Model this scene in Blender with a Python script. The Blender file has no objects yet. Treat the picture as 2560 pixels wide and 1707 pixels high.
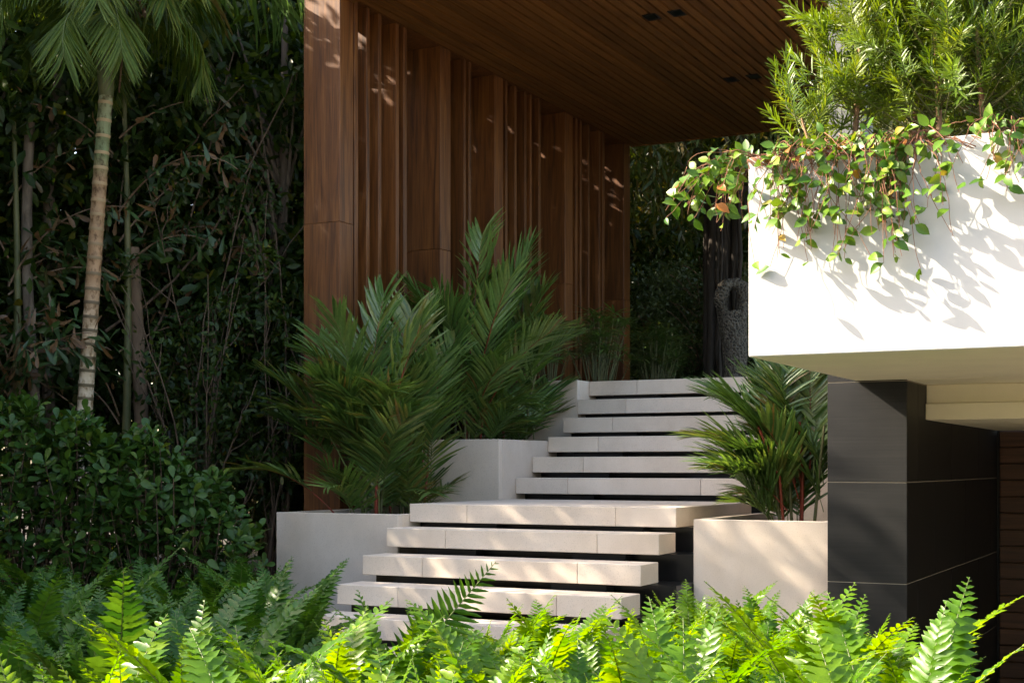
import bpy, bmesh, math, random
import numpy as np
from mathutils import Vector, Matrix

SC = bpy.context.scene
COL = SC.collection
R = math.radians

# ---------------------------------------------------------------- camera
cam_data = bpy.data.cameras.new('camera')
cam = bpy.data.objects.new('camera', cam_data)
COL.objects.link(cam)
cam.location = (0, 0, 1.2)
cam.rotation_euler = (R(90), 0, R(27.36))
cam_data.sensor_width = 36
cam_data.lens = 48.98
cam_data.shift_y = 0.1216
cam_data.clip_end = 1000
SC.camera = cam

# ---------------------------------------------------------------- sky, sun, exposure
SUN = Vector((1.0, 0.40, -0.75)).normalized()          # direction the light travels
world = bpy.data.worlds.new('World')
SC.world = world
world.use_nodes = True
wn = world.node_tree
sky = wn.nodes.new('ShaderNodeTexSky')
sky.sky_type = 'NISHITA'
sky.sun_disc = False
sky.sun_elevation = R(34.9)
sky.sun_rotation = math.atan2(-SUN.x, -SUN.y)
sky.air_density = 1.0
sky.dust_density = 2.5
sky.ozone_density = 0.6
wn.links.new(sky.outputs[0], wn.nodes['Background'].inputs[0])
wn.nodes['Background'].inputs[1].default_value = 0.13
sun_data = bpy.data.lights.new('sun', 'SUN')
sun_data.energy = 3.4
sun_data.angle = R(0.53)
sun_data.color = (1.0, 0.92, 0.79)
sun = bpy.data.objects.new('sun', sun_data)
COL.objects.link(sun)
sun.location = (-20, -8, 15)
sun.rotation_euler = SUN.to_track_quat('-Z', 'Y').to_euler()
SC.view_settings.view_transform = 'Standard'
SC.view_settings.look = 'None'
SC.view_settings.gamma = 1
SC.view_settings.use_white_balance = True            # the photograph is balanced for open shade
SC.view_settings.white_balance_temperature = 7250
SC.view_settings.white_balance_tint = 10
SC.view_settings.use_curve_mapping = False
SC.view_settings.exposure = 2.4
SC.render.engine = 'CYCLES'
SC.cycles.use_denoising = True
SC.cycles.max_bounces = 6
SC.cycles.diffuse_bounces = 4
SC.cycles.glossy_bounces = 3
SC.cycles.transmission_bounces = 4
SC.cycles.sample_clamp_indirect = 6

# ---------------------------------------------------------------- helpers
def link(o, parent=None):
    COL.objects.link(o)
    if parent is not None:
        o.parent = parent
    return o

def thing(name, label, cat, loc=(0, 0, 0), group=None):
    o = bpy.data.objects.new(name, None)
    o.empty_display_size = 0.1
    link(o)
    o.location = loc
    o['label'] = label
    o['category'] = cat
    if group:
        o['group'] = group
    return o

def np_mesh(name, V, F, rnd=None, smooth=False, mat=None):
    """V (n,3), F (m,k) with k = 3 or 4"""
    V = np.asarray(V, dtype=np.float32).reshape(-1, 3)
    F = np.asarray(F, dtype=np.int32)
    m, k = F.shape
    me = bpy.data.meshes.new(name)
    me.vertices.add(len(V))
    me.vertices.foreach_set('co', V.ravel())
    me.loops.add(m * k)
    me.loops.foreach_set('vertex_index', F.ravel())
    me.polygons.add(m)
    me.polygons.foreach_set('loop_start', np.arange(0, m * k, k, dtype=np.int32))
    me.polygons.foreach_set('loop_total', np.full(m, k, dtype=np.int32))
    if smooth:
        me.polygons.foreach_set('use_smooth', np.ones(m, dtype=bool))
    if rnd is not None:
        a = me.attributes.new('rnd', 'FLOAT', 'FACE')
        a.data.foreach_set('value', np.asarray(rnd, dtype=np.float32))
    me.update(calc_edges=True)
    if mat:
        me.materials.append(mat)
    return me

def mesh_part(name, me, parent, loc=None):
    o = bpy.data.objects.new(name, me)
    link(o, parent)
    if loc is not None:
        o.location = loc
    return o

def box_mesh(name, x0, x1, y0, y1, z0, z1, mat, bevel=0.0):
    bm = bmesh.new()
    bmesh.ops.create_cube(bm, size=1)
    for v in bm.verts:
        v.co = Vector(((x0 + x1) / 2 + v.co.x * (x1 - x0), (y0 + y1) / 2 + v.co.y * (y1 - y0), (z0 + z1) / 2 + v.co.z * (z1 - z0)))
    if bevel > 0:
        bmesh.ops.bevel(bm, geom=list(bm.edges), offset=bevel, segments=1, affect='EDGES', profile=0.5)
    me = bpy.data.meshes.new(name)
    bm.to_mesh(me)
    bm.free()
    me.materials.append(mat)
    return me

def box(name, x0, x1, y0, y1, z0, z1, mat, parent=None, bevel=0.0):
    """box given in world metres; parents here are never rotated"""
    p = Vector((0, 0, 0))
    q = parent
    while q is not None:
        p += q.location
        q = q.parent
    c = Vector(((x0 + x1) / 2, (y0 + y1) / 2, z0))
    me = box_mesh(name, x0 - c.x, x1 - c.x, y0 - c.y, y1 - c.y, 0, z1 - z0, mat, bevel)
    o = bpy.data.objects.new(name, me)
    link(o, parent)
    o.location = c - p
    return o

def merged_boxes(name, boxes, mat, parent=None, bevel=0.0, origin=(0, 0, 0)):
    bm = bmesh.new()
    for (x0, x1, y0, y1, z0, z1) in boxes:
        r = bmesh.ops.create_cube(bm, size=1)
        vs = r['verts']
        for v in vs:
            v.co = Vector(((x0 + x1) / 2 + v.co.x * (x1 - x0), (y0 + y1) / 2 + v.co.y * (y1 - y0), (z0 + z1) / 2 + v.co.z * (z1 - z0))) - Vector(origin)
    if bevel > 0:
        bmesh.ops.bevel(bm, geom=list(bm.edges), offset=bevel, segments=1, affect='EDGES', profile=0.5)
    me = bpy.data.meshes.new(name)
    bm.to_mesh(me)
    bm.free()
    me.materials.append(mat)
    o = bpy.data.objects.new(name, me)
    link(o, parent)
    return o

def tube_arrays(P, rad, n=6):
    P = np.asarray(P, dtype=float)
    m = len(P)
    rad = np.broadcast_to(np.asarray(rad, dtype=float), (m,))
    T = np.gradient(P, axis=0)
    T /= np.linalg.norm(T, axis=1, keepdims=True) + 1e-9
    ref = np.array([0.31, 0.2, 0.93]) if abs(T[0] @ np.array([0.31, 0.2, 0.93])) < 0.92 else np.array([0.95, 0.3, 0.05])
    U = np.cross(T, ref)
    U /= np.linalg.norm(U, axis=1, keepdims=True) + 1e-9
    W = np.cross(T, U)
    a = np.linspace(0, 2 * np.pi, n, endpoint=False)
    V = P[:, None, :] + rad[:, None, None] * (np.cos(a)[None, :, None] * U[:, None, :] + np.sin(a)[None, :, None] * W[:, None, :])
    V = V.reshape(-1, 3)
    i = np.arange(m - 1)[:, None] * n
    j = np.arange(n)[None, :]
    j2 = (j + 1) % n
    F = np.stack([i + j, i + j2, i + n + j2, i + n + j], axis=-1).reshape(-1, 4)
    return V, F

def join_arrays(parts):
    Vs, Fs, off = [], [], 0
    for V, F in parts:
        Vs.append(V)
        Fs.append(np.asarray(F) + off)
        off += len(V)
    return np.concatenate(Vs), np.concatenate(Fs)

def tubes_part(name, paths, mat, parent, n=6):
    V, F = join_arrays([tube_arrays(p, r, n) for p, r in paths])
    return mesh_part(name, np_mesh(name, V, F, smooth=True, mat=mat), parent)

def leaf_template(rows, fold=0.25, curve=0.15, wave=0.0):
    """unit leaf along +Y; rows = [(t, half width)]"""
    V, F = [], []
    for k, (t, w) in enumerate(rows):
        z = -curve * t * t
        wz = wave * math.sin(k * 2.6)
        V += [(-w, t, z + fold * w + wz * w), (0, t, z), (w, t, z + fold * w - wz * w)]
    for k in range(len(rows) - 1):
        a = k * 3
        F += [(a, a + 1, a + 4, a + 3), (a + 1, a + 2, a + 5, a + 4)]
    return np.array(V, dtype=float), np.array(F, dtype=int)

OBOVATE = [(0.0, 0.015), (0.12, 0.03), (0.38, 0.16), (0.65, 0.255), (0.86, 0.23), (0.96, 0.13), (1.0, 0.02)]
OVATE = [(0.0, 0.012), (0.08, 0.03), (0.28, 0.23), (0.5, 0.29), (0.75, 0.21), (0.92, 0.07), (1.0, 0.01)]
SIMPLE = [(0.0, 0.02), (0.35, 0.2), (0.7, 0.18), (1.0, 0.01)]
LANCE = [(0.0, 0.03), (0.3, 0.10), (0.65, 0.085), (1.0, 0.005)]
NEEDLE = [(0.0, 0.02), (0.35, 0.05), (0.75, 0.045), (1.0, 0.008)]
WEDGE = [(0.0, 0.01), (0.35, 0.07), (0.78, 0.135), (1.0, 0.07)]

def frames(Y, Z):
    """orthonormal (N,3,3) with columns x, y, z from leaf direction Y and rough normal Z"""
    Y = Y / (np.linalg.norm(Y, axis=1, keepdims=True) + 1e-9)
    X = np.cross(Y, Z)
    X /= np.linalg.norm(X, axis=1, keepdims=True) + 1e-9
    Zn = np.cross(X, Y)
    return np.stack([X, Y, Zn], axis=-1)

def batch_arrays(tmpl, M, S, T):
    V0, F0 = tmpl
    N = len(T)
    S = np.asarray(S, dtype=float)
    if S.ndim == 1:
        S = np.repeat(S[:, None], 3, axis=1)
    L = V0[None, :, :] * S[:, None, :]
    V = np.einsum('nij,nkj->nki', M, L) + T[:, None, :]
    F = F0[None, :, :] + (np.arange(N) * len(V0))[:, None, None]
    return V.reshape(-1, 3), F.reshape(-1, F0.shape[1])

def rnd_faces(r, tmpl):
    return np.repeat(r, len(tmpl[1]))

def unit(v):
    return v / (np.linalg.norm(v, axis=-1, keepdims=True) + 1e-9)

# ---------------------------------------------------------------- materials
def new_mat(name):
    m = bpy.data.materials.new(name)
    m.use_nodes = True
    nt = m.node_tree
    return m, nt, nt.nodes['Principled BSDF']

def ramp(nt, fac, stops):
    r = nt.nodes.new('ShaderNodeValToRGB')
    els = r.color_ramp.elements
    while len(els) > len(stops):
        els.remove(els[-1])
    while len(els) < len(stops):
        els.new(0.5)
    for e, (p, c) in zip(els, stops):
        e.position = p
        e.color = (*c, 1)
    nt.links.new(fac, r.inputs[0])
    return r.outputs[0]

def coords(nt, scale=(1, 1, 1), shift=True, space='Object'):
    tc = nt.nodes.new('ShaderNodeTexCoord')
    mp = nt.nodes.new('ShaderNodeMapping')
    mp.inputs['Scale'].default_value = scale
    nt.links.new(tc.outputs[space], mp.inputs[0])
    if shift:
        oi = nt.nodes.new('ShaderNodeObjectInfo')
        mul = nt.nodes.new('ShaderNodeMath')
        mul.operation = 'MULTIPLY'
        mul.inputs[1].default_value = 37.0
        nt.links.new(oi.outputs['Random'], mul.inputs[0])
        cb = nt.nodes.new('ShaderNodeCombineXYZ')
        for k in range(3):
            nt.links.new(mul.outputs[0], cb.inputs[k])
        nt.links.new(cb.outputs[0], mp.inputs['Location'])
    return mp.outputs[0]

def noise(nt, vec, scale, detail=4, rough=0.55, dist=0.0):
    n = nt.nodes.new('ShaderNodeTexNoise')
    n.inputs['Scale'].default_value = scale
    n.inputs['Detail'].default_value = detail
    n.inputs['Roughness'].default_value = rough
    n.inputs['Distortion'].default_value = dist
    nt.links.new(vec, n.inputs['Vector'])
    return n.outputs['Fac']

def mixc(nt, fac, a, b, mode='MIX'):
    mx = nt.nodes.new('ShaderNodeMix')
    mx.data_type = 'RGBA'
    mx.blend_type = mode
    for sock, val in ((mx.inputs[0], fac), (mx.inputs[6], a), (mx.inputs[7], b)):
        if isinstance(val, (int, float)):
            sock.default_value = val
        elif isinstance(val, tuple):
            sock.default_value = (*val, 1)
        else:
            nt.links.new(val, sock)
    return mx.outputs[2]

def bump(nt, height, strength, dist, bsdf):
    b = nt.nodes.new('ShaderNodeBump')
    b.inputs['Strength'].default_value = strength
    b.inputs['Distance'].default_value = dist
    nt.links.new(height, b.inputs['Height'])
    nt.links.new(b.outputs[0], bsdf.inputs['Normal'])

def mat_stone(name, a, b, c):
    m, nt, p = new_mat(name)
    v = coords(nt)
    cloud = noise(nt, v, 2.3, 5, 0.6)
    base = ramp(nt, cloud, [(0.3, a), (0.55, b), (0.75, c)])
    fine = noise(nt, v, 160, 2, 0.7)
    spk = ramp(nt, fine, [(0.30, (0.72, 0.70, 0.68)), (0.42, (1, 1, 1)), (0.62, (1, 1, 1)), (0.74, (1.08, 1.07, 1.05))])
    col = mixc(nt, 1.0, base, spk, 'MULTIPLY')
    stain = noise(nt, coords(nt, (1.0, 1.0, 0.35)), 1.3, 4, 0.65, 0.4)
    col = mixc(nt, 1.0, col, ramp(nt, stain, [(0.28, (0.86, 0.83, 0.79)), (0.5, (1, 1, 1))]), 'MULTIPLY')
    oi = nt.nodes.new('ShaderNodeObjectInfo')
    col = mixc(nt, 1.0, col, ramp(nt, oi.outputs['Random'], [(0, (0.92, 0.92, 0.92)), (1, (1.03, 1.02, 1.0))]), 'MULTIPLY')
    nt.links.new(col, p.inputs['Base Color'])
    p.inputs['Roughness'].default_value = 0.72
    p.inputs['Specular IOR Level'].default_value = 0.3
    bump(nt, fine, 0.18, 0.004, p)
    return m

def mat_wood(name, dark, mid, light, axis='Z', rough=0.5):
    m, nt, p = new_mat(name)
    s = {'Z': (9, 9, 0.55), 'Y': (9, 0.55, 9), 'X': (0.55, 9, 9)}[axis]
    v = coords(nt, s)
    n1 = noise(nt, v, 1.6, 6, 0.62, 1.6)
    s2 = tuple(k * 7 if k > 1 else k * 2 for k in s)
    n2 = noise(nt, coords(nt, s2), 2.0, 3, 0.6, 0.3)
    col = ramp(nt, n1, [(0.28, dark), (0.48, mid), (0.72, light)])
    col = mixc(nt, 1.0, col, ramp(nt, n2, [(0.3, (0.62, 0.6, 0.58)), (0.55, (1, 1, 1))]), 'MULTIPLY')
    oi = nt.nodes.new('ShaderNodeObjectInfo')
    col = mixc(nt, 1.0, col, ramp(nt, oi.outputs['Random'], [(0, (0.78, 0.78, 0.78)), (1, (1.12, 1.1, 1.08))]), 'MULTIPLY')
    nt.links.new(col, p.inputs['Base Color'])
    p.inputs['Roughness'].default_value = rough
    bump(nt, n2, 0.15, 0.003, p)
    return m

def mat_leaf(name, cols, trans=0.35, rough=0.4, tcol=None, spec=0.5, vein=0.0):
    """cols = colour stops along the per-leaf random value"""
    m, nt, p = new_mat(name)
    at = nt.nodes.new('ShaderNodeAttribute')
    at.attribute_name = 'rnd'
    oi = nt.nodes.new('ShaderNodeObjectInfo')
    add = nt.nodes.new('ShaderNodeMath')
    nt.links.new(at.outputs['Fac'], add.inputs[0])
    nt.links.new(oi.outputs['Random'], add.inputs[1])
    fr = nt.nodes.new('ShaderNodeMath')
    fr.operation = 'FRACT'
    nt.links.new(add.outputs[0], fr.inputs[0])
    col = ramp(nt, fr.outputs[0], cols)
    v = coords(nt, (1, 1, 1))
    blot = noise(nt, v, 28, 3, 0.6)
    col = mixc(nt, 1.0, col, ramp(nt, blot, [(0.3, (0.72, 0.76, 0.7)), (0.6, (1.1, 1.08, 1.0))]), 'MULTIPLY')
    nt.links.new(col, p.inputs['Base Color'])
    p.inputs['Roughness'].default_value = rough
    p.inputs['Specular IOR Level'].default_value = spec
    tr = nt.nodes.new('ShaderNodeBsdfTranslucent')
    tc = mixc(nt, 1.0, col, tcol or (1.9, 1.6, 0.5), 'MULTIPLY')
    nt.links.new(tc, tr.inputs[0])
    mx = nt.nodes.new('ShaderNodeMixShader')
    mx.inputs[0].default_value = trans
    nt.links.new(p.outputs[0], mx.inputs[1])
    nt.links.new(tr.outputs[0], mx.inputs[2])
    nt.links.new(mx.outputs[0], nt.nodes['Material Output'].inputs[0])
    return m

def mat_bark(name, a, b, scale=14, stretch=0.25, rough=0.85):
    m, nt, p = new_mat(name)
    n = noise(nt, coords(nt, (1, 1, stretch)), scale, 5, 0.65, 0.6)
    nt.links.new(ramp(nt, n, [(0.32, a), (0.65, b)]), p.inputs['Base Color'])
    p.inputs['Roughness'].default_value = rough
    bump(nt, n, 0.5, 0.01, p)
    return m

def mat_plain(name, col, rough=0.6, var=0.06, scale=3, bumpy=0.0):
    m, nt, p = new_mat(name)
    n = noise(nt, coords(nt), scale, 5, 0.6)
    lo = tuple(c * (1 - var) for c in col)
    hi = tuple(min(1, c * (1 + var)) for c in col)
    nt.links.new(ramp(nt, n, [(0.3, lo), (0.7, hi)]), p.inputs['Base Color'])
    p.inputs['Roughness'].default_value = rough
    if bumpy:
        bump(nt, noise(nt, coords(nt), 120, 3, 0.6), bumpy, 0.003, p)
    return m

def mat_tile(name, base, hi, axis):
    m, nt, p = new_mat(name)
    s = {'X': (0.6, 30, 30), 'Z': (30, 30, 0.6)}[axis]
    n = noise(nt, coords(nt, s), 2.5, 5, 0.7)
    cl = noise(nt, coords(nt), 2.0, 4, 0.6)
    col = ramp(nt, n, [(0.3, base), (0.7, hi)])
    col = mixc(nt, 1.0, col, ramp(nt, cl, [(0.3, (0.75, 0.75, 0.75)), (0.7, (1.2, 1.18, 1.15))]), 'MULTIPLY')
    oi = nt.nodes.new('ShaderNodeObjectInfo')
    col = mixc(nt, 1.0, col, ramp(nt, oi.outputs['Random'], [(0, (0.8, 0.8, 0.8)), (1, (1.15, 1.15, 1.15))]), 'MULTIPLY')
    nt.links.new(col, p.inputs['Base Color'])
    p.inputs['Roughness'].default_value = 0.5
    p.inputs['Specular IOR Level'].default_value = 0.28
    bump(nt, n, 0.12, 0.002, p)
    return m

STONE = mat_stone('limestone', (0.64, 0.545, 0.455), (0.71, 0.61, 0.52), (0.75, 0.655, 0.565))
WOODV = mat_wood('timber_upright', (0.055, 0.016, 0.003), (0.145, 0.048, 0.010), (0.235, 0.090, 0.023), 'Z')
WOODC = mat_wood('timber_ceiling', (0.11, 0.040, 0.008), (0.195, 0.076, 0.017), (0.27, 0.115, 0.030), 'Y', 0.45)
WOODD = mat_wood('timber_door', (0.050, 0.020, 0.008), (0.095, 0.040, 0.017), (0.13, 0.06, 0.028), 'X', 0.5)
TILEX = mat_tile('black_tile', (0.0085, 0.009, 0.010), (0.016, 0.016, 0.0165), 'X')
TILEZ = mat_tile('black_tile_upright', (0.006, 0.0055, 0.0045), (0.011, 0.010, 0.008), 'Z')
GROUT = mat_plain('grout', (0.30, 0.26, 0.20), 0.9)
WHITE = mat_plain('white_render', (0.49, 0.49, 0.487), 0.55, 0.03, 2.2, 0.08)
CREAM_BOUNCE = mat_plain('cream_bounce_render', (0.80, 0.74, 0.53), 0.7, 0.05, 2.5, 0.15)  # on the box underside the yellowish tone is painted-in bounce light
BLACK = mat_plain('black_granite', (0.005, 0.005, 0.0055), 0.3, 0.3, 30)
BLACKM = mat_plain('black_fitting', (0.01, 0.01, 0.01), 0.5)
SOIL = mat_plain('soil', (0.035, 0.024, 0.016), 0.95, 0.5, 40, 0.6)
PALM_GREEN = [(0.0, (0.055, 0.120, 0.032)), (0.45, (0.095, 0.185, 0.050)), (0.8, (0.155, 0.235, 0.070)), (0.97, (0.16, 0.17, 0.045)), (1.0, (0.20, 0.12, 0.05))]
LEAF_PALM = mat_leaf('palm_leaf', PALM_GREEN, 0.28, 0.32, (1.6, 1.5, 0.5), 0.6)
LEAF_FEATHER = mat_leaf('feather_leaf', [(0.0, (0.050, 0.095, 0.016)), (0.6, (0.085, 0.135, 0.020)), (1.0, (0.13, 0.16, 0.03))], 0.35, 0.42, (1.8, 1.6, 0.4), 0.25)
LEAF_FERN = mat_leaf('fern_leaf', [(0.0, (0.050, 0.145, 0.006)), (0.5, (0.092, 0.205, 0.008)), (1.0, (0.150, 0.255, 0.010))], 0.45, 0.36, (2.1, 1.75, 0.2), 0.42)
LEAF_FERN_DARK = mat_leaf('fern_leaf_shade', [(0.0, (0.025, 0.085, 0.012)), (0.5, (0.042, 0.120, 0.015)), (1.0, (0.075, 0.160, 0.018))], 0.30, 0.42, (1.6, 1.5, 0.5), 0.3)  # darker copy of the fern green, shade put into the colour
LEAF_CLUSIA = mat_leaf('round_leaf', [(0.0, (0.026, 0.072, 0.014)), (0.5, (0.040, 0.100, 0.018)), (0.9, (0.060, 0.125, 0.020)), (1.0, (0.12, 0.17, 0.03))], 0.18, 0.38, (1.6, 1.5, 0.4), 0.32)
LEAF_VINE = mat_leaf('vine_leaf', [(0.0, (0.040, 0.11, 0.014)), (0.5, (0.075, 0.16, 0.018)), (0.85, (0.12, 0.205, 0.022)), (0.955, (0.17, 0.24, 0.03)), (0.97, (0.24, 0.23, 0.04)), (0.99, (0.30, 0.13, 0.03)), (1.0, (0.30, 0.10, 0.03))], 0.22, 0.36, (1.8, 1.6, 0.4), 0.3)
LEAF_YEW = mat_leaf('narrow_leaf', [(0.0, (0.060, 0.120, 0.016)), (0.5, (0.110, 0.180, 0.020)), (1.0, (0.170, 0.225, 0.026))], 0.32, 0.40, (1.9, 1.7, 0.4), 0.4)
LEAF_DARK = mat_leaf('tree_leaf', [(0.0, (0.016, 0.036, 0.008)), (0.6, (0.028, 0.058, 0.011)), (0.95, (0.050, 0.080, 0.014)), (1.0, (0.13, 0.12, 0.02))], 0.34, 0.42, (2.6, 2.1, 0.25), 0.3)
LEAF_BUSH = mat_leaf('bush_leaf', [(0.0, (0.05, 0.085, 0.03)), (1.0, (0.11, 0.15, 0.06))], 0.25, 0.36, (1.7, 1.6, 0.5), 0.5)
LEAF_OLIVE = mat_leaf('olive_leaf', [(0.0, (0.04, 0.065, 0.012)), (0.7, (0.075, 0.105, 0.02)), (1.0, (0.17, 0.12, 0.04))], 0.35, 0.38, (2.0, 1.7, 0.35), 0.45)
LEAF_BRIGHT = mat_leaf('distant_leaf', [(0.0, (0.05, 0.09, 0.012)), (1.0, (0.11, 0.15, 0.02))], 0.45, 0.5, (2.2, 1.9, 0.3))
LEAF_DRY = mat_leaf('fishtail_leaf', [(0.0, (0.025, 0.06, 0.015)), (0.55, (0.04, 0.085, 0.02)), (0.7, (0.12, 0.065, 0.028)), (1.0, (0.20, 0.105, 0.05))], 0.2, 0.45, (1.6, 1.4, 0.5))
BARK = mat_bark('grey_bark', (0.07, 0.05, 0.035), (0.20, 0.15, 0.11))
TWIG = mat_bark('brown_twig', (0.12, 0.07, 0.04), (0.26, 0.17, 0.11), 30)
DARKTWIG = mat_bark('dark_twig', (0.05, 0.03, 0.018), (0.14, 0.09, 0.055), 30)
VINESTEM = mat_bark('vine_stem', (0.13, 0.05, 0.025), (0.25, 0.11, 0.06), 40)
REDSTEM = mat_bark('red_stem', (0.10, 0.03, 0.012), (0.30, 0.035, 0.016), 14, 0.35, 0.5)
CANE = mat_bark('green_cane', (0.05, 0.07, 0.02), (0.14, 0.13, 0.05), 18, 0.3, 0.6)
RACHIS = mat_plain('frond_stalk', (0.10, 0.13, 0.03), 0.5, 0.3, 12)
LAVA, lnt, lp = new_mat('lava_rock')
vor = lnt.nodes.new('ShaderNodeTexVoronoi')
vor.inputs['Scale'].default_value = 42
lnt.links.new(coords(lnt), vor.inputs['Vector'])
lnt.links.new(ramp(lnt, vor.outputs['Distance'], [(0.15, (0.008, 0.007, 0.006)), (0.5, (0.11, 0.09, 0.065))]), lp.inputs['Base Color'])
lp.inputs['Roughness'].default_value = 0.8
bump(lnt, vor.outputs['Distance'], 1.0, 0.03, lp)

# ---------------------------------------------------------------- ground and path
PITX0, PITX1, PITY0, PITY1 = -1.765, 6.0, 6.7, 12.31
gx = [-150, PITX0, PITX1, 150]
gy = [-150, PITY0, PITY1, 150]
gv = [(x, y, 0) for y in gy for x in gx]
gf = [(j * 4 + i, j * 4 + i + 1, j * 4 + i + 5, j * 4 + i + 4) for j in range(3) for i in range(3) if (i, j) != (1, 1)]
me = np_mesh('ground', gv, gf, None, False, SOIL)
ground = link(bpy.data.objects.new('ground', me))
ground.location = (0, 0, -0.06)
ground['kind'] = 'structure'
path = bpy.data.objects.new('path', None)
link(path)
path['kind'] = 'structure'
path.location = (-4.4, 6, -0.02)
for i in range(3):
    for j in range(4):
        x0 = -5.47 + i * 0.72
        y0 = 4.95 + j * 0.74
        box('paving_slab', x0 + 0.003, x0 + 0.717, y0 + 0.003, y0 + 0.737, -0.02, 0.032, STONE, path, 0.004)

# sunlit pale paving behind the camera, added out of view to bounce light up
court = bpy.data.objects.new('forecourt', None)
link(court)
court['kind'] = 'structure'
court.location = (0, -6, -0.055)
slab = box_mesh('paving_slab', 0, 1.194, 0, 1.194, 0, 0.03, STONE, 0.004)
for i in range(11):
    for j in range(9):
        o = mesh_part('paving_slab', slab, court)
        o.location = (-3.0 + i * 1.2, -3.4 + j * 1.2, 0)

# ---------------------------------------------------------------- stairs
SX0, SX1 = -5.45, -3.34
JO = (-4.96, -3.785)
RISE, TREAD, THICK = 0.18, 0.316, 0.135
ORD = ['first', 'second', 'third', 'fourth', 'fifth', 'sixth']
def step(label, y0, y1, ztop, group, joints=JO, base_from=None):
    t = thing('stone_step', label, 'step', ((SX0 + SX1) / 2, y0, ztop - THICK), group)
    xs = [SX0] + list(joints) + [SX1]
    for a, b in zip(xs[:-1], xs[1:]):
        box('stone_block', a + 0.0012, b - 0.0012, y0, y1, ztop - THICK, ztop, STONE, t, 0.0035)
    for a, b in ((-5.22, -4.74), (-4.0, -3.6)):
        box('support', a, b, y0 + 0.05, y0 + 0.20, ztop - RISE - 0.02, ztop - THICK - 0.001, TILEX, t, 0.002)
    return t
LY0 = 8.87 - 4 * TREAD
for k in range(4):
    step(f'floating limestone step of the lower flight, {ORD[k]} above the path', LY0 + k * TREAD, LY0 + k * TREAD + 0.305, 0.212 + k * RISE, 'floating steps of the lower flight')
step('deep limestone landing slab between the two flights of stairs', 8.87, 10.53, 0.918 + 0.002, None)
UY0 = 10.6
for k in range(5):
    step(f'floating limestone step of the upper flight, {ORD[k]} above the landing', UY0 + k * TREAD, UY0 + k * TREAD + 0.305, 1.10 + k * RISE, 'floating steps of the upper flight')
step('wide limestone top slab where the upper flight ends', 12.13, 15.6, 2.005, None)
# the dark stone body under the floating slabs
base = thing('stair_base', 'black granite base with dark recesses under the floating stone steps', 'stair base', (-4.3, 9, 0))
BX0, BX1 = -5.445, -3.165
for k in range(4):
    y0 = LY0 + k * TREAD + 0.17
    box('riser_block', BX0, BX1, y0, y0 + TREAD - 0.001 if k < 3 else 8.87 + 0.149, -0.05, 0.212 + k * RISE - THICK - 0.003, BLACK, base)
box('riser_block', BX0, BX1, 8.87 + 0.15, 10.769, -0.05, 0.92 - THICK - 0.003, BLACK, base)
for k in range(5):
    y0 = UY0 + k * TREAD + 0.17
    box('riser_block', BX0, BX1, y0, (y0 + TREAD - 0.001) if k < 4 else 12.28, -0.05, 1.10 + k * RISE - THICK - 0.003, BLACK, base)
box('riser_block', BX0, BX1, 12.281, 15.6, -0.05, 2.005 - THICK - 0.003, BLACK, base)
# the top terrace behind the stairs
terr = box('terrace', -12.0, -1.8, 15.9, 30, -0.05, 1.97, SOIL)
terr['kind'] = 'structure'

# ---------------------------------------------------------------- stone planters
def planter(label, x0, x1, y0, y1, ztop, group='limestone planters stepping up beside the stairs', w=0.06, z0=-0.05):
    t = thing('stone_planter', label, 'planter', ((x0 + x1) / 2, (y0 + y1) / 2, z0), group)
    box('front_panel', x0, x1, y0, y0 + w, z0, ztop, STONE, t, 0.004)
    box('side_panel', x0, x0 + w, y0 + w, y1, z0, ztop - 0.001, STONE, t, 0.003)
    box('side_panel', x1 - w, x1, y0 + w, y1, z0, ztop - 0.001, STONE, t, 0.003)
    box('soil', x0 + w, x1 - w, y0 + w, y1, z0 + 0.01, ztop - 0.07, SOIL, t)
    return t
planter('lowest limestone planter left of the stairs, tall palm growing in it', -6.555, -5.452, 8.71, 10.295, 0.845)
planter('middle limestone planter left of the stairs, beside the upper flight', -6.555, -5.452, 10.30, 11.865, 1.426)
planter('top limestone planter left of the stairs, level with the top slab', -6.555, -5.452, 11.87, 15.88, 2.007)
planter('limestone planter between the stairs and the black tiled pier', -3.16, -2.262, 8.71, 10.295, 0.85)
planter('limestone planter behind the one beside the black tiled pier', -3.16, -2.262, 10.30, 12.2, 1.426)
planter('highest limestone planter on the pier side of the top slab', -3.16, -2.262, 12.205, 15.6, 2.0)

# ---------------------------------------------------------------- timber pergola
CEIL = 5.2
XW = -6.7
pg = thing('timber_pergola', 'dark brown timber porch with upright fin wall and slatted ceiling over the stairs', 'pergola', (-6.9, 9.9, 0))
for (y0, y1) in ((9.785, 9.985), (11.46, 11.66), (12.56, 12.75), (14.25, 14.46), (15.96, 16.16)):
    wide = box('wide_post', XW - 0.374, XW, y0, y1, -0.06, 3.265, WOODV, pg, 0.003)
    box('wide_post', XW - 0.374, XW, y0, y1, 3.267, CEIL - 0.004 if y0 > 10 else 5.9, WOODV, pg, 0.003)
for (y0, y1) in ((10.01, 10.07), (10.2, 10.25), (10.39, 10.44), (10.68, 10.735), (10.81, 10.87), (11.93, 11.975), (12.03, 12.08), (12.815, 12.86),
                 (13.02, 13.07), (13.25, 13.30), (13.38, 13.43), (13.59, 13.645), (14.55, 14.61), (14.68, 14.73), (14.90, 14.95), (15.21, 15.26), (15.32, 15.38)):
    box('fin', XW - 0.30, XW - 0.006, y0, y1, -0.06, CEIL - 0.004, WOODV, pg, 0.002)
CX1 = -2.27
nb = 44
pitch = (CX1 - XW) / nb
bmesh_board = box_mesh('ceiling_board', 0, pitch - 0.026, 0, 16.16 - 9.99, 0, 0.022, WOODC, 0.0)
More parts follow.
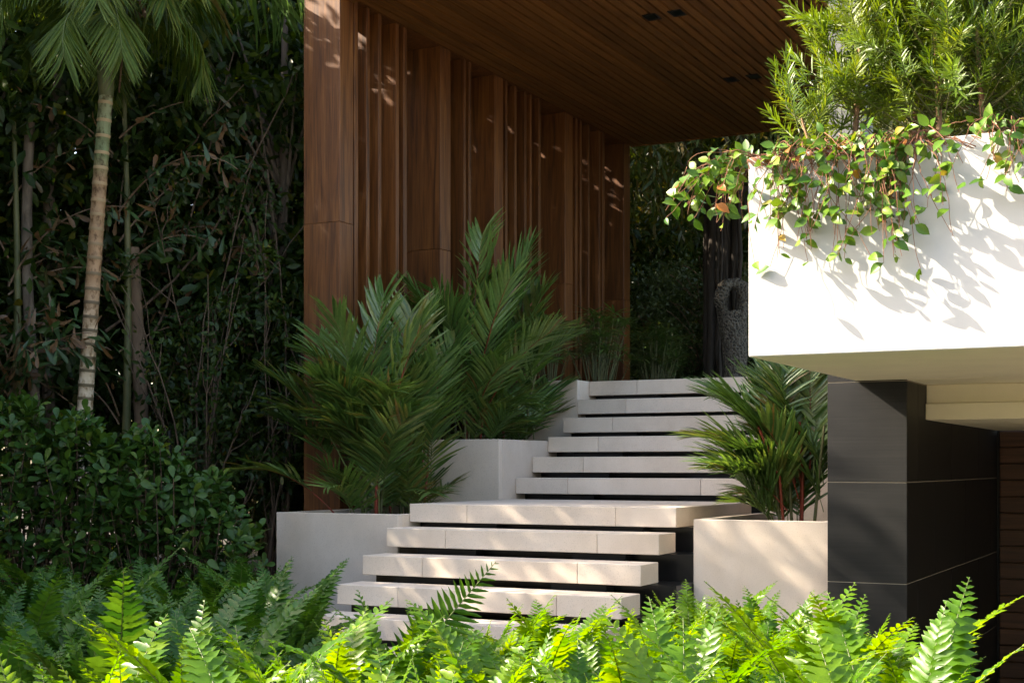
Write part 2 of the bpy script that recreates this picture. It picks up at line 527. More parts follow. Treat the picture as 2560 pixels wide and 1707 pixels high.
ceil_part = box('ceiling', XW, CX1, 9.99, 16.16, CEIL + 0.07, CEIL + 0.10, BLACKM, pg)
for i in range(nb):
    o = mesh_part('ceiling_board', bmesh_board, ceil_part)
    o.location = Vector((XW + i * pitch + 0.013, 9.99, CEIL)) - pg.location - ceil_part.location
box('fascia', XW + 0.002, CX1, 9.79, 9.985, CEIL - 0.035, CEIL + 0.62, WOODC, pg, 0.003)
box('head_beam', XW - 0.376, XW - 0.002, 9.99, 16.16, CEIL + 0.001, CEIL + 0.19, WOODV, pg)
box('grey_column', -2.545, -2.30, 9.80, 10.10, 0.77, CEIL - 0.04, mat_plain('grey_render', (0.13, 0.13, 0.135), 0.7), pg, 0.004)
box('end_fascia', XW, CX1, 16.163, 16.20, CEIL - 0.01, CEIL + 0.45, WOODC, pg, 0.002)
box('roof', XW - 0.85, CX1 + 0.3, 9.99, 16.16, CEIL + 0.20, CEIL + 0.45, BLACKM, pg)  # left eave lengthened to block sky light behind the fins
PAIR = ('first', 'second')
for (x, y, lab) in ((-4.60, 11.6, 'small black recessed downlight in slatted ceiling, front pair, nearer the fin wall'), (-4.36, 11.6, 'small black recessed downlight in slatted ceiling, front pair, nearer the shrubs'),
                    (-4.61, 13.85, 'small black recessed downlight in slatted ceiling, rear pair, nearer the fin wall'), (-4.37, 13.85, 'small black recessed downlight in slatted ceiling, rear pair, nearer the shrubs')):
    t = thing('downlight', lab, 'downlight', (x, y, CEIL - 0.004), 'downlights in the timber ceiling')
    w, d = 0.062, 0.085
    for (a, b, c, e) in ((-w, w, -d, -d + 0.012), (-w, w, d - 0.012, d), (-w, -w + 0.012, -d + 0.012, d - 0.012), (w - 0.012, w, -d + 0.012, d - 0.012)):
        box('trim', x + a, x + b, y + c, y + e, CEIL - 0.008, CEIL - 0.001, BLACKM, t)
    box('lens', x - w + 0.012, x + w - 0.012, y - d + 0.012, y + d - 0.012, CEIL - 0.004, CEIL - 0.001, BLACK, t)

# ---------------------------------------------------------------- tiled pier, garage, upper house
PX0, PX1, PY = -2.24, -1.756, 8.60
ZJ = [-0.75, -0.133, 0.484, 1.101, 1.7185]
pier = thing('tiled_pier', 'black stone tiled pier and side wall of the garage under the white planter box', 'pier', (-2, 9, 0))
box('core', PX0 + 0.003, PX1 - 0.003, PY + 0.003, 12.25, -1.3, 2.33, GROUT, pier)
G = 0.0024
zz = ZJ + [2.336]
for k in range(len(zz) - 1):
    box('tile', PX0, PX1, PY, PY + 0.0115, zz[k] + G, zz[k + 1] - G, TILEX, pier, 0.001)
SB, SA = (8.615, 8.94, 10.11, 11.29, 12.25), (8.615, 9.51, 10.69, 11.89, 12.25)
for k in range(4):
    ys = SA if k % 2 == 0 else SB
    for a, b in zip(ys[:-1], ys[1:]):
        box('side_tile', PX1 - 0.0115, PX1, a + G, b - G, zz[k] + G, zz[k + 1] - G, TILEZ, pier, 0.001)
    ys = (8.615, 9.8, 11.0, 12.25)
    for a, b in zip(ys[:-1], ys[1:]):
        box('side_tile', PX0, PX0 + 0.0115, a + G, b - G, zz[k] + G, zz[k + 1] - G, TILEZ, pier, 0.001)
for k in range(4, len(zz) - 1):
    box('side_tile', PX0, PX0 + 0.0115, 8.615 + G, 12.25, zz[k] + G, zz[k + 1] - G, TILEZ, pier, 0.001)

house = thing('garage_house', 'garage opening with cream lintel beam under a white flat roof beside the black pier', 'house', (0.5, 10, 1.4))
HX1 = 5.5
box('lintel', PX1 + 0.002, HX1, 9.167, 12.22, 1.497, 1.602, CREAM_BOUNCE, house, 0.004)
box('upper_lintel', PX1 + 0.002, HX1, 9.20, 12.22, 1.603, 1.722, CREAM_BOUNCE, house, 0.003)
box('ceiling', PX1 + 0.002, HX1, 8.597, 9.60, 1.723, 1.85, CREAM_BOUNCE, house)
box('flat_roof', PX1 + 0.002, HX1, 9.61, 12.2, 1.726, 2.2, WHITE, house)
box('side_wall', 2.2, HX1, 9.0, 12.2, -1.2, 1.495, TILEZ, house)
door = thing('garage_door', 'dark timber garage door of horizontal planks beside the tiled side wall', 'door', (0.2, 12.25, -1.2))
for i in range(19):
    z0 = -1.15 + i * 0.1375 + 0.033
    box('plank', PX1 + 0.02, 2.2, 12.232, 12.262, z0 + 0.003, z0 + 0.1345, WOODD, door, 0.006)
box('backing', PX1 - 0.3, 2.2, 12.263, 12.30, -1.2, 1.496, BLACKM, door)
drive = box('driveway', PITX0 + 0.006, PITX1, PITY0, 12.305, -1.25, -1.16, mat_plain('driveway_stone', (0.42, 0.39, 0.35), 0.8, 0.1, 5, 0.1))
drive['kind'] = 'structure'
rw = box('retaining_wall', PITX0 + 0.006, PITX1, PITY0 - 0.12, PITY0, -1.25, -0.055, STONE)
rw['kind'] = 'structure'
rw = box('retaining_wall', PITX0 - 0.15, PITX0, PITY0, PY - 0.003, -1.25, -0.055, STONE)
rw['kind'] = 'structure'

# ---------------------------------------------------------------- white planter box
WX0, WX1, WY0, WY1, WZ0, WZ1 = -2.068, 4.5, 6.468, 8.595, 1.725, 2.68
wb = thing('white_planter_box', 'smooth white cantilevered planter box above the garage, vines trailing over its edge', 'planter', (0, 7.5, WZ0))
def box_shell(name, x0, x1, y0, y1, z0, z1, w, mat, parent):
    box(name, x0, x1, y0, y1, z0, z1, mat, parent)
me = bpy.data.meshes.new('shell')
bm = bmesh.new()
w = 0.10
O = [(WX0, WY0), (WX1, WY0), (WX1, WY1), (WX0, WY1)]
I = [(WX0 + w, WY0 + w), (WX1 - w, WY0 + w), (WX1 - w, WY1 - w), (WX0 + w, WY1 - w)]
ring = []
for pts, z in ((O, WZ0), (O, WZ1), (I, WZ1), (I, WZ0 + 0.2)):
    ring.append([bm.verts.new((x, y - 7.5, z - WZ0)) for x, y in pts])
for a, b in zip(ring[:-1], ring[1:]):
    for k in range(4):
        bm.faces.new((a[k], a[(k + 1) % 4], b[(k + 1) % 4], b[k]))
bm.faces.new(ring[3])
bot = bm.faces.new(ring[0][::-1])
bmesh.ops.recalc_face_normals(bm, faces=bm.faces)
bmesh.ops.bevel(bm, geom=[e for e in bm.edges if e.calc_length() > 0.3], offset=0.004, segments=2, affect='EDGES')
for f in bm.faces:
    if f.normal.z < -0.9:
        f.material_index = 1  # underside colour carries the light bounced up from the ferns
bm.to_mesh(me); bm.free()
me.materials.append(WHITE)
me.materials.append(CREAM_BOUNCE)
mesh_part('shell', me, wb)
box('soil', WX0 + w, WX1 - w, WY0 + w, WY1 - w, WZ0 + 0.21, WZ1 - 0.07, SOIL, wb)

# ================================================================ PLANTS
rng = np.random.default_rng(11)
random.seed(5)

# ---- fern fronds -------------------------------------------------------------
PINNA = [(0.0, 0.10), (0.10, 0.165), (0.30, 0.175), (0.55, 0.15), (0.80, 0.09), (1.0, 0.006)]
PINNA_T = [leaf_template(PINNA, 0.35, c, wv) for c, wv in ((0.10, 0.25), (0.22, 0.4), (0.02, 0.3))]

def arch(length, th0, th1, n=40, power=1.4, side=0.0):
    s = np.linspace(0, 1, n)
    th = th0 + th1 * s ** power
    d = np.stack([np.sin(th), side * s * 0.5, np.cos(th)], axis=1)
    d = unit(d)
    P = np.concatenate([[[0, 0, 0]], np.cumsum(d[:-1] * (length / (n - 1)), axis=0)])
    return s, P, d

def frond_mesh(name, length, th0, th1, pl, pairs, mat, seed, side=0.0, start=0.12, wmul=0.92):
    g = np.random.default_rng(seed)
    s, P, D = arch(length, th0, th1, 40, 1.4, side)
    t = np.linspace(start, 0.985, pairs)
    px = np.stack([np.interp(t, s, P[:, k]) for k in range(3)], axis=1)
    dx = unit(np.stack([np.interp(t, s, D[:, k]) for k in range(3)], axis=1))
    sid = unit(np.cross(np.array([[0, 1.0, 0]]).repeat(pairs, 0), dx))      # frond normal (leans)
    nor = -sid
    nor = np.where((nor[:, 2:3] < 0) & (np.abs(nor[:, 2:3]) > 0.99), -nor, nor)
    Yv = unit(np.cross(nor, dx))
    prof = np.minimum(1, (t - start) / 0.16 * 0.55 + 0.45) * np.clip((1 - t) / 0.62, 0, 1) ** 0.62
    prof = np.maximum(prof, 0.07)
    parts, rn = [], []
    for sgn in (-1, 1):
        fw = 0.16 + 0.85 * t ** 2.2
        lift = 0.10 + g.normal(0, 0.10, pairs) - 0.25 * (1 - prof)
        dirs = unit(sgn * Yv + dx * fw[:, None] + nor * lift[:, None])
        nn = unit(nor + dx * g.normal(0.1, 0.18, pairs)[:, None] + sgn * Yv * g.normal(0.0, 0.15, pairs)[:, None])
        L = pl * prof * g.uniform(0.9, 1.08, pairs)
        W = np.minimum(L, pl * 0.9) * 0.55 + pl * 0.45 * np.minimum(1, prof * 1.6)
        M = frames(dirs, nn)
        S = np.stack([W * wmul, L, L], axis=1)
        V, F = batch_arrays(PINNA_T[seed % 3], M, S, px + dx * (sgn * 0.3 * length / pairs * 0.5))
        parts.append((V, F))
        rn.append(np.repeat(g.uniform(0.0, 0.35, pairs) , len(PINNA_T[0][1])))
    V, F = join_arrays(parts)
    rn = np.concatenate(rn)
    rad = np.interp(s, [0, 1], [length * 0.0045, length * 0.0012])
    Vr, Fr = tube_arrays(P, rad, 5)
    n1 = len(F)
    V2, F2 = join_arrays([(V, F), (Vr, Fr)])
    me = np_mesh(name, V2, F2, np.concatenate([rn, np.zeros(len(Fr))]), True, mat)
    me.materials.append(RACHIS)
    mi = np.zeros(len(F2), dtype=np.int32)
    mi[n1:] = 1
    me.polygons.foreach_set('material_index', mi)
    return me

def frond_set(mat, tag):
    out = []
    specs = [(0.62, 0.10, 0.75, 0.075), (0.70, 0.25, 1.0, 0.082), (0.55, 0.05, 0.5, 0.068), (0.66, 0.5, 1.1, 0.080), (0.74, 0.35, 0.7, 0.085), (0.5, 0.7, 0.9, 0.07), (0.6, 0.15, 1.35, 0.075), (0.45, 0.02, 0.3, 0.055)]
    for i, (L, a, b, pl) in enumerate(specs):
        out.append(frond_mesh('frond', L, a, b, pl * 1.32, 30, mat, 100 + i, side=(-0.3, 0.2, 0.0, 0.35, -0.2, 0.3, -0.1, 0.1)[i]))
    return out
FR_BRIGHT = frond_set(LEAF_FERN, 'b')
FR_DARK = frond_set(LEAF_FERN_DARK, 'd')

def fern(loc, fronds, n, scale, label, group, g, upright=1.0):
    t = thing('sword_fern', label, 'fern', loc, group)
    for i in range(n):
        k = int(g.integers(0, len(fronds)))
        if upright > 0.5 and g.random() < 0.3:
            k = int(g.choice([0, 2, 7]))
        o = mesh_part('frond', fronds[k], t)
        az = 2 * math.pi * (i + g.uniform(-0.4, 0.4)) / n
        o.location = (0.05 * math.cos(az), 0.05 * math.sin(az), -0.02)
        o.rotation_euler = (g.uniform(-0.15, 0.15), g.uniform(-0.15, 0.2), az)
        sc = scale * g.uniform(0.75, 1.15)
        o.scale = (sc, sc, sc)
    return t

# camera ground frame, used only to scatter bed plants over a region
CR = np.array([0.8882, 0.4596]); CF = np.array([-0.4596, 0.8882])
def ground_at(u, z):
    return CR * ((u - 1176) / 3200 * z) + CF * z

g = np.random.default_rng(21)
sun_lab = 'bright sunlit sword fern in the bed in front of the stone stairs'
cnt = 0
for z, u0, u1, n, sc0 in ((3.5, 20, 2180, 12, 1.22), (4.0, 80, 2230, 12, 1.16), (4.55, 380, 2150, 12, 1.25), (5.2, 850, 2100, 9, 1.22), (5.9, 1050, 2050, 7, 1.1)):
    for i in range(n):
        u = u0 + (u1 - u0) * (i + 0.5 + g.uniform(-0.3, 0.3)) / n
        x, y = ground_at(u, z + g.uniform(-0.2, 0.2))
        fern((x, y, -0.05), FR_BRIGHT, 14, sc0 * 1.05 + g.uniform(-0.08, 0.1), sun_lab, 'sunlit ferns in the front bed', g)
pier_lab = 'sunlit sword fern at the foot of the pale planter and black pier'
for u, z in ((1600, 7.4), (1700, 7.2), (1790, 7.0), (1880, 6.7), (1960, 6.5), (2050, 6.0), (1740, 6.5), (1860, 6.1), (1980, 5.7), (2090, 5.2), (2150, 4.7)):
    x, y = ground_at(u, z)
    fern((x, y, -0.05), FR_BRIGHT, 15, 1.0 + g.uniform(-0.08, 0.12), pier_lab, 'ferns at the foot of the pier', g)
shade_lab = 'shaded dark green sword fern below the round-leaved hedge'
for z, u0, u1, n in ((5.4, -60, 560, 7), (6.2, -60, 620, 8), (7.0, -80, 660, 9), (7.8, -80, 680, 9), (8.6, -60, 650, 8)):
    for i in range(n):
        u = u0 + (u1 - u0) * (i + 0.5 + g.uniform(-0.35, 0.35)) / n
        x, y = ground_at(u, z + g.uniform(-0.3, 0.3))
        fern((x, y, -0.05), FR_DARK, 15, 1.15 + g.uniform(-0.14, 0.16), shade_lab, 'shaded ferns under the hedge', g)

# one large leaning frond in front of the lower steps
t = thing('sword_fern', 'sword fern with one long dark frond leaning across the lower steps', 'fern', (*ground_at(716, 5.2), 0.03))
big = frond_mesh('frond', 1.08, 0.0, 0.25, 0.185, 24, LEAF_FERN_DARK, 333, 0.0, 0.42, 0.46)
o = mesh_part('frond', big, t)
o.rotation_euler = (Matrix.Rotation(R(40), 3, Vector((-0.4596, 0.8882, 0))) @ Matrix.Rotation(R(-62.6), 3, 'Z')).to_euler()
for k in range(7):
    o = mesh_part('frond', FR_BRIGHT[k], t)
    o.rotation_euler = (0, 0, k * 0.9)
    o.scale = (0.85,) * 3

# ---- feather palms --------------------------------------------------------------
LEAFLET = [(0.0, 0.008), (0.12, 0.026), (0.4, 0.034), (0.7, 0.027), (0.9, 0.012), (1.0, 0.001)]
LEAFLET_T = [leaf_template(LEAFLET, 0.6, c, 0.1) for c in (0.04, 0.14, 0.30)]

def palm_frond(name, base, az, elev, length, bend, leaflet, pairs, mat, seed, stalk=0.35, width=1.0, vee=0.35, stalk_mat=None, twist=0.0, fwd=0.8, grav=0.0):
    """frond with its own base point, bearing az, start elevation and bend in radians"""
    g = np.random.default_rng(seed)
    s, P, D = arch(length, math.pi / 2 - elev, bend, 36, 1.6, twist)
    ca, sa = math.cos(az), math.sin(az)
    Rz = np.array([[ca, -sa, 0], [sa, ca, 0], [0, 0, 1]])
    P = P @ Rz.T + np.asarray(base)
    D = D @ Rz.T
    t = stalk + (0.985 - stalk) * np.linspace(0, 1, pairs) ** 0.92
    px = np.stack([np.interp(t, s, P[:, k]) for k in range(3)], axis=1)
    dx = unit(np.stack([np.interp(t, s, D[:, k]) for k in range(3)], axis=1))
    lat = unit(np.cross(dx, np.array([[0, 0, 1.0]])) + 1e-6)
    lat = np.where(np.abs(dx[:, 2:3]) > 0.985, (Rz @ np.array([0, 1, 0]))[None, :], lat)
    nor = unit(np.cross(lat, dx))
    tt = (t - stalk) / (1 - stalk)
    prof = np.interp(tt, [0, 0.15, 0.45, 0.8, 1], [0.55, 0.9, 1.0, 0.78, 0.55])
    parts, rn = [], []
    for sgn in (-1, 1):
        fw = fwd + 1.1 * tt ** 1.5 + g.normal(0, 0.12, pairs)
        dirs = unit(sgn * lat + dx * fw[:, None] + nor * (vee + g.normal(0, 0.16, pairs))[:, None] + np.array([[0, 0, -grav]]))
        nn = unit(nor - sgn * lat * 0.35 + g.normal(0, 0.16, (pairs, 3)))
        L = leaflet * prof * g.uniform(0.85, 1.1, pairs)
        M = frames(dirs, nn)
        S = np.stack([L * 0 + leaflet * width, L, L], axis=1)
        V, F = batch_arrays(LEAFLET_T[int(g.integers(0, 3))], M, S, px)
        parts.append((V, F))
        rn.append(np.repeat(np.clip(g.normal(0.25, 0.14, pairs), 0, 0.6), len(LEAFLET_T[0][1])))
    V, F = join_arrays(parts)
    rn = np.concatenate(rn)
    rad = np.interp(s, [0, 0.3, 1], [0.011, 0.007, 0.002]) * (length / 1.3)
    Vr, Fr = tube_arrays(P, rad, 6)
    n1 = len(F)
    V2, F2 = join_arrays([(V, F), (Vr, Fr)])
    me = np_mesh(name, V2, F2, np.concatenate([rn, np.zeros(len(Fr))]), True, mat)
    me.materials.append(stalk_mat or RACHIS)
    mi = np.zeros(len(F2), dtype=np.int32)
    mi[n1:] = 1
    me.polygons.foreach_set('material_index', mi)
    return me

def clump_palm(label, loc, fronds, n_low, height, seed, group, spread=0.35, bearing=(0, 360), base_n=12):
    """loc on the soil; fronds = list of (cane height, bearing deg, elev deg, length, bend, leaflet)"""
    g = np.random.default_rng(seed)
    t = thing('lipstick_palm', label, 'palm', loc, group)
    canes = []
    for i in range(6):
        a = g.uniform(0, 6.28); r = g.uniform(0.03, spread)
        canes.append((r * math.cos(a), r * math.sin(a), g.uniform(0.5, 0.9) * height))
    for (cx, cy, ch) in canes:
        lean = g.normal(0, 0.05, 2)
        P = np.array([[cx * 0.6, cy * 0.6, -0.04], [cx * 0.8, cy * 0.8, ch * 0.5], [cx + lean[0], cy + lean[1], ch]])
        P = np.stack([np.interp(np.linspace(0, 2, 9), [0, 1, 2], P[:, k]) for k in range(3)], axis=1)
        tubes_part('cane', [(P, np.interp(np.arange(9), [0, 8], [0.012, 0.009]))], REDSTEM if g.random() < 0.3 else CANE, t, 7)
    k = 0
    for (cx, cy, ch, azd, el, L, bend, lf) in fronds:
        me = palm_frond('frond', (cx, cy, ch), R(azd), R(el), L, bend, lf, 26, LEAF_PALM, seed * 50 + k, 0.30, 1.0, 0.3, REDSTEM if k % 2 == 0 else RACHIS, float(g.uniform(-0.3, 0.3)))
        mesh_part('frond', me, t)
        k += 1
    for i in range(int(n_low * 1.7)):
        az = R(g.uniform(*bearing))
        cx, cy, ch = canes[int(g.integers(0, len(canes)))]
        el = g.uniform(0.8, 1.45)
        me = palm_frond('frond', (cx, cy, ch * g.uniform(0.05, 0.85)), az, el, g.uniform(0.65, 1.1) * height * 0.58, g.uniform(0.3, 1.15), g.uniform(0.34, 0.50), 18, LEAF_PALM, seed * 50 + 20 + i, 0.25, 0.85, 0.3, None, float(g.uniform(-0.4, 0.4)))
        mesh_part('frond', me, t)
    for i in range(base_n):
        az = R(g.uniform(*bearing))
        r = g.uniform(0.05, spread)
        me = palm_frond('frond', (r * math.cos(az), r * math.sin(az), 0.0), az, g.uniform(0.7, 1.3), g.uniform(0.35, 0.65), g.uniform(0.5, 1.2), g.uniform(0.26, 0.36), 14, LEAF_PALM, seed * 50 + 60 + i, 0.2, 0.95, 0.3, None, float(g.uniform(-0.4, 0.4)))
        mesh_part('frond', me, t)
    return t

PALMS = 'red-stemmed palms growing in the stone planters'
clump_palm('red-stemmed palm in the lowest planter left of the stairs', (-6.08, 9.3, 0.775),
           [(0, -.1, .5, 60, 84, 1.30, 0.15, .50), (-.1, .1, .5, 250, 80, 1.15, 0.35, .46), (.1, .0, .45, 20, 78, 1.15, 0.25, .48), (-.15, -.1, .4, 190, 62, 1.0, 0.6, .42),
            (-.2, -.2, .05, 205, 46, 0.85, 1.0, .38), (.1, -.1, .25, -30, 60, 0.8, 0.7, .42), (-.15, 0, .5, 150, 72, 1.15, 0.5, .45), (.1, .2, .55, 100, 80, 1.2, 0.3, .5), (-.2, -.1, .3, 170, 55, .85, .8, .40)], 22, 1.25, 3, PALMS, 0.3, (70, 330))
clump_palm('smaller red-stemmed palm against the timber post in the lowest planter', (-6.05, 9.85, 0.775),
           [(0, 0, .5, 40, 84, 1.25, 0.2, .50), (0, 0, .4, 330, 72, 0.95, 0.4, .45), (0.05, .1, .4, 80, 76, 1.2, 0.35, .46)], 14, 1.15, 4, PALMS, 0.28, (60, 320))
clump_palm('tallest red-stemmed palm in the middle planter left of the stairs', (-6.0, 10.75, 1.356),
           [(0, 0, .5, 50, 86, 1.40, 0.12, .54), (.1, .1, .5, 20, 78, 1.3, 0.3, .52), (.05, 0, .4, -10, 74, 1.15, 0.35, .48), (-.1, 0, .4, 200, 76, 1.1, 0.4, .46), (.1, .1, .3, 5, 60, 1.0, 0.6, .44), (0, .2, .45, 60, 74, 1.3, .4, .5), (.1, -.1, .2, 330, 58, .8, .8, .42)], 18, 1.25, 5, PALMS, 0.28, (20, 340))
clump_palm('red-stemmed palm at the back of the middle planter by the upper flight', (-5.95, 11.45, 1.356),
           [(0, 0, .45, 40, 78, 1.1, 0.3, .46), (0, 0, .35, 0, 62, 0.9, 0.7, .44), (0, .1, .4, 90, 80, 1.15, 0.3, .46)], 12, 1.05, 6, PALMS, 0.25, (30, 330))
clump_palm('red-stemmed palm in the planter beside the black tiled pier', (-2.62, 9.3, 0.78),
           [(0, 0, .40, 172, 50, 0.85, 0.6, .40), (-.05, -.05, .3, 182, 42, 0.75, 0.75, .38), (-.05, -.1, .12, 195, 50, 0.6, 0.9, .34), (0, .1, .4, 120, 82, 0.8, 0.25, .42), (.05, .1, .4, 90, 84, 0.8, .2, .42),
            (0, 0, .35, 150, 82, 0.75, .3, .42), (-.05, .1, .3, 165, 74, 0.8, .4, .40), (0, .2, .3, 110, 78, 0.85, .3, .42), (0, 0, .2, 230, 70, .6, .5, .38), (.1, 0, .3, 100, 75, .75, .4, .4)], 16, 0.85, 7, PALMS, 0.2, (80, 240), 10)
clump_palm('red-stemmed palm in the planter behind the black tiled pier planter', (-2.55, 10.85, 1.356),
           [(0, 0, .2, 150, 70, 0.85, 0.5, .42), (0, 0, .3, 100, 78, 1.0, .4, .44)], 12, 0.85, 8, PALMS, 0.18, (70, 210))
clump_palm('red-stemmed palm in the highest planter beside the top slab', (-2.62, 12.9, 1.93),
           [(0, 0, .25, 178, 55, 1.0, 0.6, .44), (0, 0, .1, 186, 35, 1.0, 0.7, .42), (0, 0, .3, 60, 75, 1.0, .4, .44)], 5, 0.9, 9, PALMS, 0.28)

# ---- the ringed palm tree at the left -----------------------------------------
def mat_ringed():
    m, nt, p = new_mat('ringed_trunk')
    at = nt.nodes.new('ShaderNodeAttribute')
    at.attribute_name = 'rnd'
    n = noise(nt, coords(nt, (1, 1, 0.6), False), 24, 5, 0.65)
    n2 = noise(nt, coords(nt, (1, 1, 1), False), 9, 4, 0.6)
    tc = nt.nodes.new('ShaderNodeTexCoord')
    sp = nt.nodes.new('ShaderNodeSeparateXYZ')
    nt.links.new(tc.outputs['Object'], sp.inputs[0])
    mr = nt.nodes.new('ShaderNodeMapRange')
    mr.inputs[1].default_value = 0.8; mr.inputs[2].default_value = 4.4
    nt.links.new(sp.outputs[2], mr.inputs[0])
    body = ramp(nt, mr.outputs[0], [(0.0, (0.62, 0.55, 0.45)), (0.35, (0.55, 0.44, 0.31)), (0.55, (0.36, 0.21, 0.11)), (0.78, (0.30, 0.18, 0.09)), (0.84, (0.15, 0.19, 0.08)), (1.0, (0.30, 0.31, 0.19))])
    body = mixc(nt, 1.0, body, ramp(nt, n, [(0.36, (0.35, 0.27, 0.16)), (0.52, (1, 1, 1))]), 'MULTIPLY')
    body = mixc(nt, 1.0, body, ramp(nt, n2, [(0.3, (0.75, 0.7, 0.6)), (0.6, (1.1, 1.1, 1.1))]), 'MULTIPLY')
    ringc = ramp(nt, mr.outputs[0], [(0.0, (0.10, 0.09, 0.04)), (0.5, (0.13, 0.09, 0.05)), (0.75, (0.36, 0.24, 0.12)), (1.0, (0.40, 0.28, 0.15))])
    nt.links.new(mixc(nt, at.outputs['Fac'], body, ringc), p.inputs['Base Color'])
    p.inputs['Roughness'].default_value = 0.7
    bump(nt, n, 0.4, 0.006, p)
    return m
px, py = -8.50, 8.56
pt = thing('palm_tree', 'slender palm tree with pale ringed trunk rising behind the round-leaved hedge', 'palm tree', (px, py, -0.05))
zs, rs, fl = [], [], []
z = 0.0
while z < 4.35:
    seg = 0.085 + 0.055 * (z / 4.3) + rng.uniform(-0.012, 0.012)
    r0 = 0.068 - 0.012 * (z / 4.35)
    zs += [z, z + 0.012, z + 0.026, z + seg * 0.6]
    rs += [r0 * 1.0, r0 * 1.09, r0 * 1.02, r0 * 0.98]
    fl += [1, 1, 0, 0]
    z += seg
zs = np.array(zs); rs = np.array(rs)
bendx = 0.26 * (zs / 4.3) ** 1.2
P = np.stack([bendx * 0.888, bendx * 0.46, zs], axis=1)
V, F = tube_arrays(P, rs, 16)
fr = np.repeat(np.array(fl[:-1], dtype=float), 16)
mesh_part('trunk', np_mesh('trunk', V, F, fr, True, mat_ringed()), pt)
top = P[-1]
P2 = np.stack([np.full(8, top[0]), np.full(8, top[1]), np.linspace(4.3, 5.2, 8)], axis=1)
tubes_part('crownshaft', [(P2, np.interp(np.arange(8), [0, 2, 7], [0.06, 0.075, 0.035]))], CANE, pt, 12)
g = np.random.default_rng(8)
for i in range(15):
    az = i * 2.4 + g.uniform(-0.3, 0.3)
    el = (0.95, 0.55, 0.15)[i % 3]
    me = palm_frond('frond', (top[0], top[1], 4.85 + 0.02 * i), az, el, g.uniform(1.05, 1.4), (2.2, 2.3, 2.1)[i % 3], 0.50, 40, LEAF_FEATHER, 700 + i, 0.16, 0.55, -0.2, None, 0.2 * (i % 3 - 1), 0.6, 0.9)
    mesh_part('frond', me, pt)

# ---- round-leaved hedge (each shrub a thing; big front leaves are separate) -----
LEAF_MESH = [np_mesh('leaf', leaf_template(OBOVATE, f, c)[0], leaf_template(OBOVATE, f, c)[1], np.zeros(12), True, LEAF_CLUSIA) for f, c in ((0.2, 0.1), (0.35, 0.2), (0.1, 0.02), (0.3, -0.05))]
OB_T = leaf_template(OBOVATE, 0.25, 0.1)
def obj_leaf(mesh, parent, pos, M, s):
    o = bpy.data.objects.new('leaf', mesh)
    COL.objects.link(o)
    o.parent = parent
    mat = Matrix([[M[0, 0] * s, M[0, 1] * s, M[0, 2] * s, pos[0]], [M[1, 0] * s, M[1, 1] * s, M[1, 2] * s, pos[1]], [M[2, 0] * s, M[2, 1] * s, M[2, 2] * s, pos[2]], [0, 0, 0, 1]])
    o.matrix_local = mat
    return o

def clusia(label, loc, rx, ry, h, n_tips, seed, low=0.35, n_parts=130):
    g = np.random.default_rng(seed)
    t = thing('round_leaved_shrub', label, 'shrub', loc, 'round-leaved shrubs of the hedge')
    paths, tips, tdir = [], [], []
    for i in range(n_tips):
        a = g.uniform(0, 6.283)
        rr = math.sqrt(g.uniform(0.05, 1))
        zt = h * (low + (1 - low) * g.uniform(0, 1) ** 0.85)
        k = math.sqrt(max(0.03, 1 - ((zt / h - 0.42) / 0.60) ** 2))
        zt += g.normal(0, 0.04)
        tip = np.array([rx * rr * k * math.cos(a), ry * rr * k * math.sin(a), zt])
        tips.append(tip)
        tdir.append(unit(np.array([tip[0] * 0.6, tip[1] * 0.6 - 0.1, 0.55 + 0.3 * g.random()]) + g.normal(0, 0.25, 3)))
    tips = np.array(tips); tdir = np.array(tdir)
    for i in range(0, n_tips, 3):
        b = np.array([tips[i, 0] * 0.25 + g.normal(0, 0.05), tips[i, 1] * 0.25 + g.normal(0, 0.05), 0.0])
        m1 = b * 0.5 + tips[i] * 0.5 + g.normal(0, 0.06, 3)
        q = np.linspace(0, 1, 8)[:, None]
        P = (1 - q) ** 2 * b + 2 * q * (1 - q) * m1 + q ** 2 * tips[i]
        paths.append((P, np.linspace(0.009, 0.003, 8)))
    tubes_part('stems', paths, DARKTWIG, t, 5)
    pos, dirs, nors = [], [], []
    for tip, td in zip(tips, tdir):
        side = unit(np.cross(td, np.array([0.3, 0.2, 0.9])))
        up = np.cross(side, td)
        ph = g.uniform(0, 3.14)
        for lv in range(4):
            for sg in (0, math.pi):
                aa = ph + lv * 1.57 + sg
                lat = math.cos(aa) * side + math.sin(aa) * up
                dirs.append(unit(lat * (0.75 + 0.15 * lv) + td * (0.95 - 0.3 * lv) + g.normal(0, 0.12, 3)))
                nors.append(unit(td + g.normal(0, 0.2, 3)))
                pos.append(tip - td * (0.028 * lv))
    pos = np.array(pos); dirs = np.array(dirs); nors = np.array(nors)
    M = frames(dirs, nors)
    s = g.uniform(0.075, 0.118, len(pos))
    near = pos @ np.array([0.42, -0.89, 0.12])
    order = np.argsort(-near)
    front = order[:n_parts * 3][::3]
    rest = np.setdiff1d(order, front)
    for i in front:
        obj_leaf(LEAF_MESH[int(i) % 4], t, pos[i], M[i], float(s[i]))
    V, F = batch_arrays(OB_T, M[rest], s[rest], pos[rest])
    o = mesh_part('foliage', np_mesh('foliage', V, F, rnd_faces(g.random(len(rest)), OB_T), True, LEAF_CLUSIA), t)
    o['kind'] = 'stuff'
    return t
hz = [((-8.35, 7.05), 1.50), ((-7.85, 7.30), 1.66), ((-7.4, 7.5), 1.56), ((-6.98, 7.72), 1.42), ((-6.75, 8.0), 1.12)]
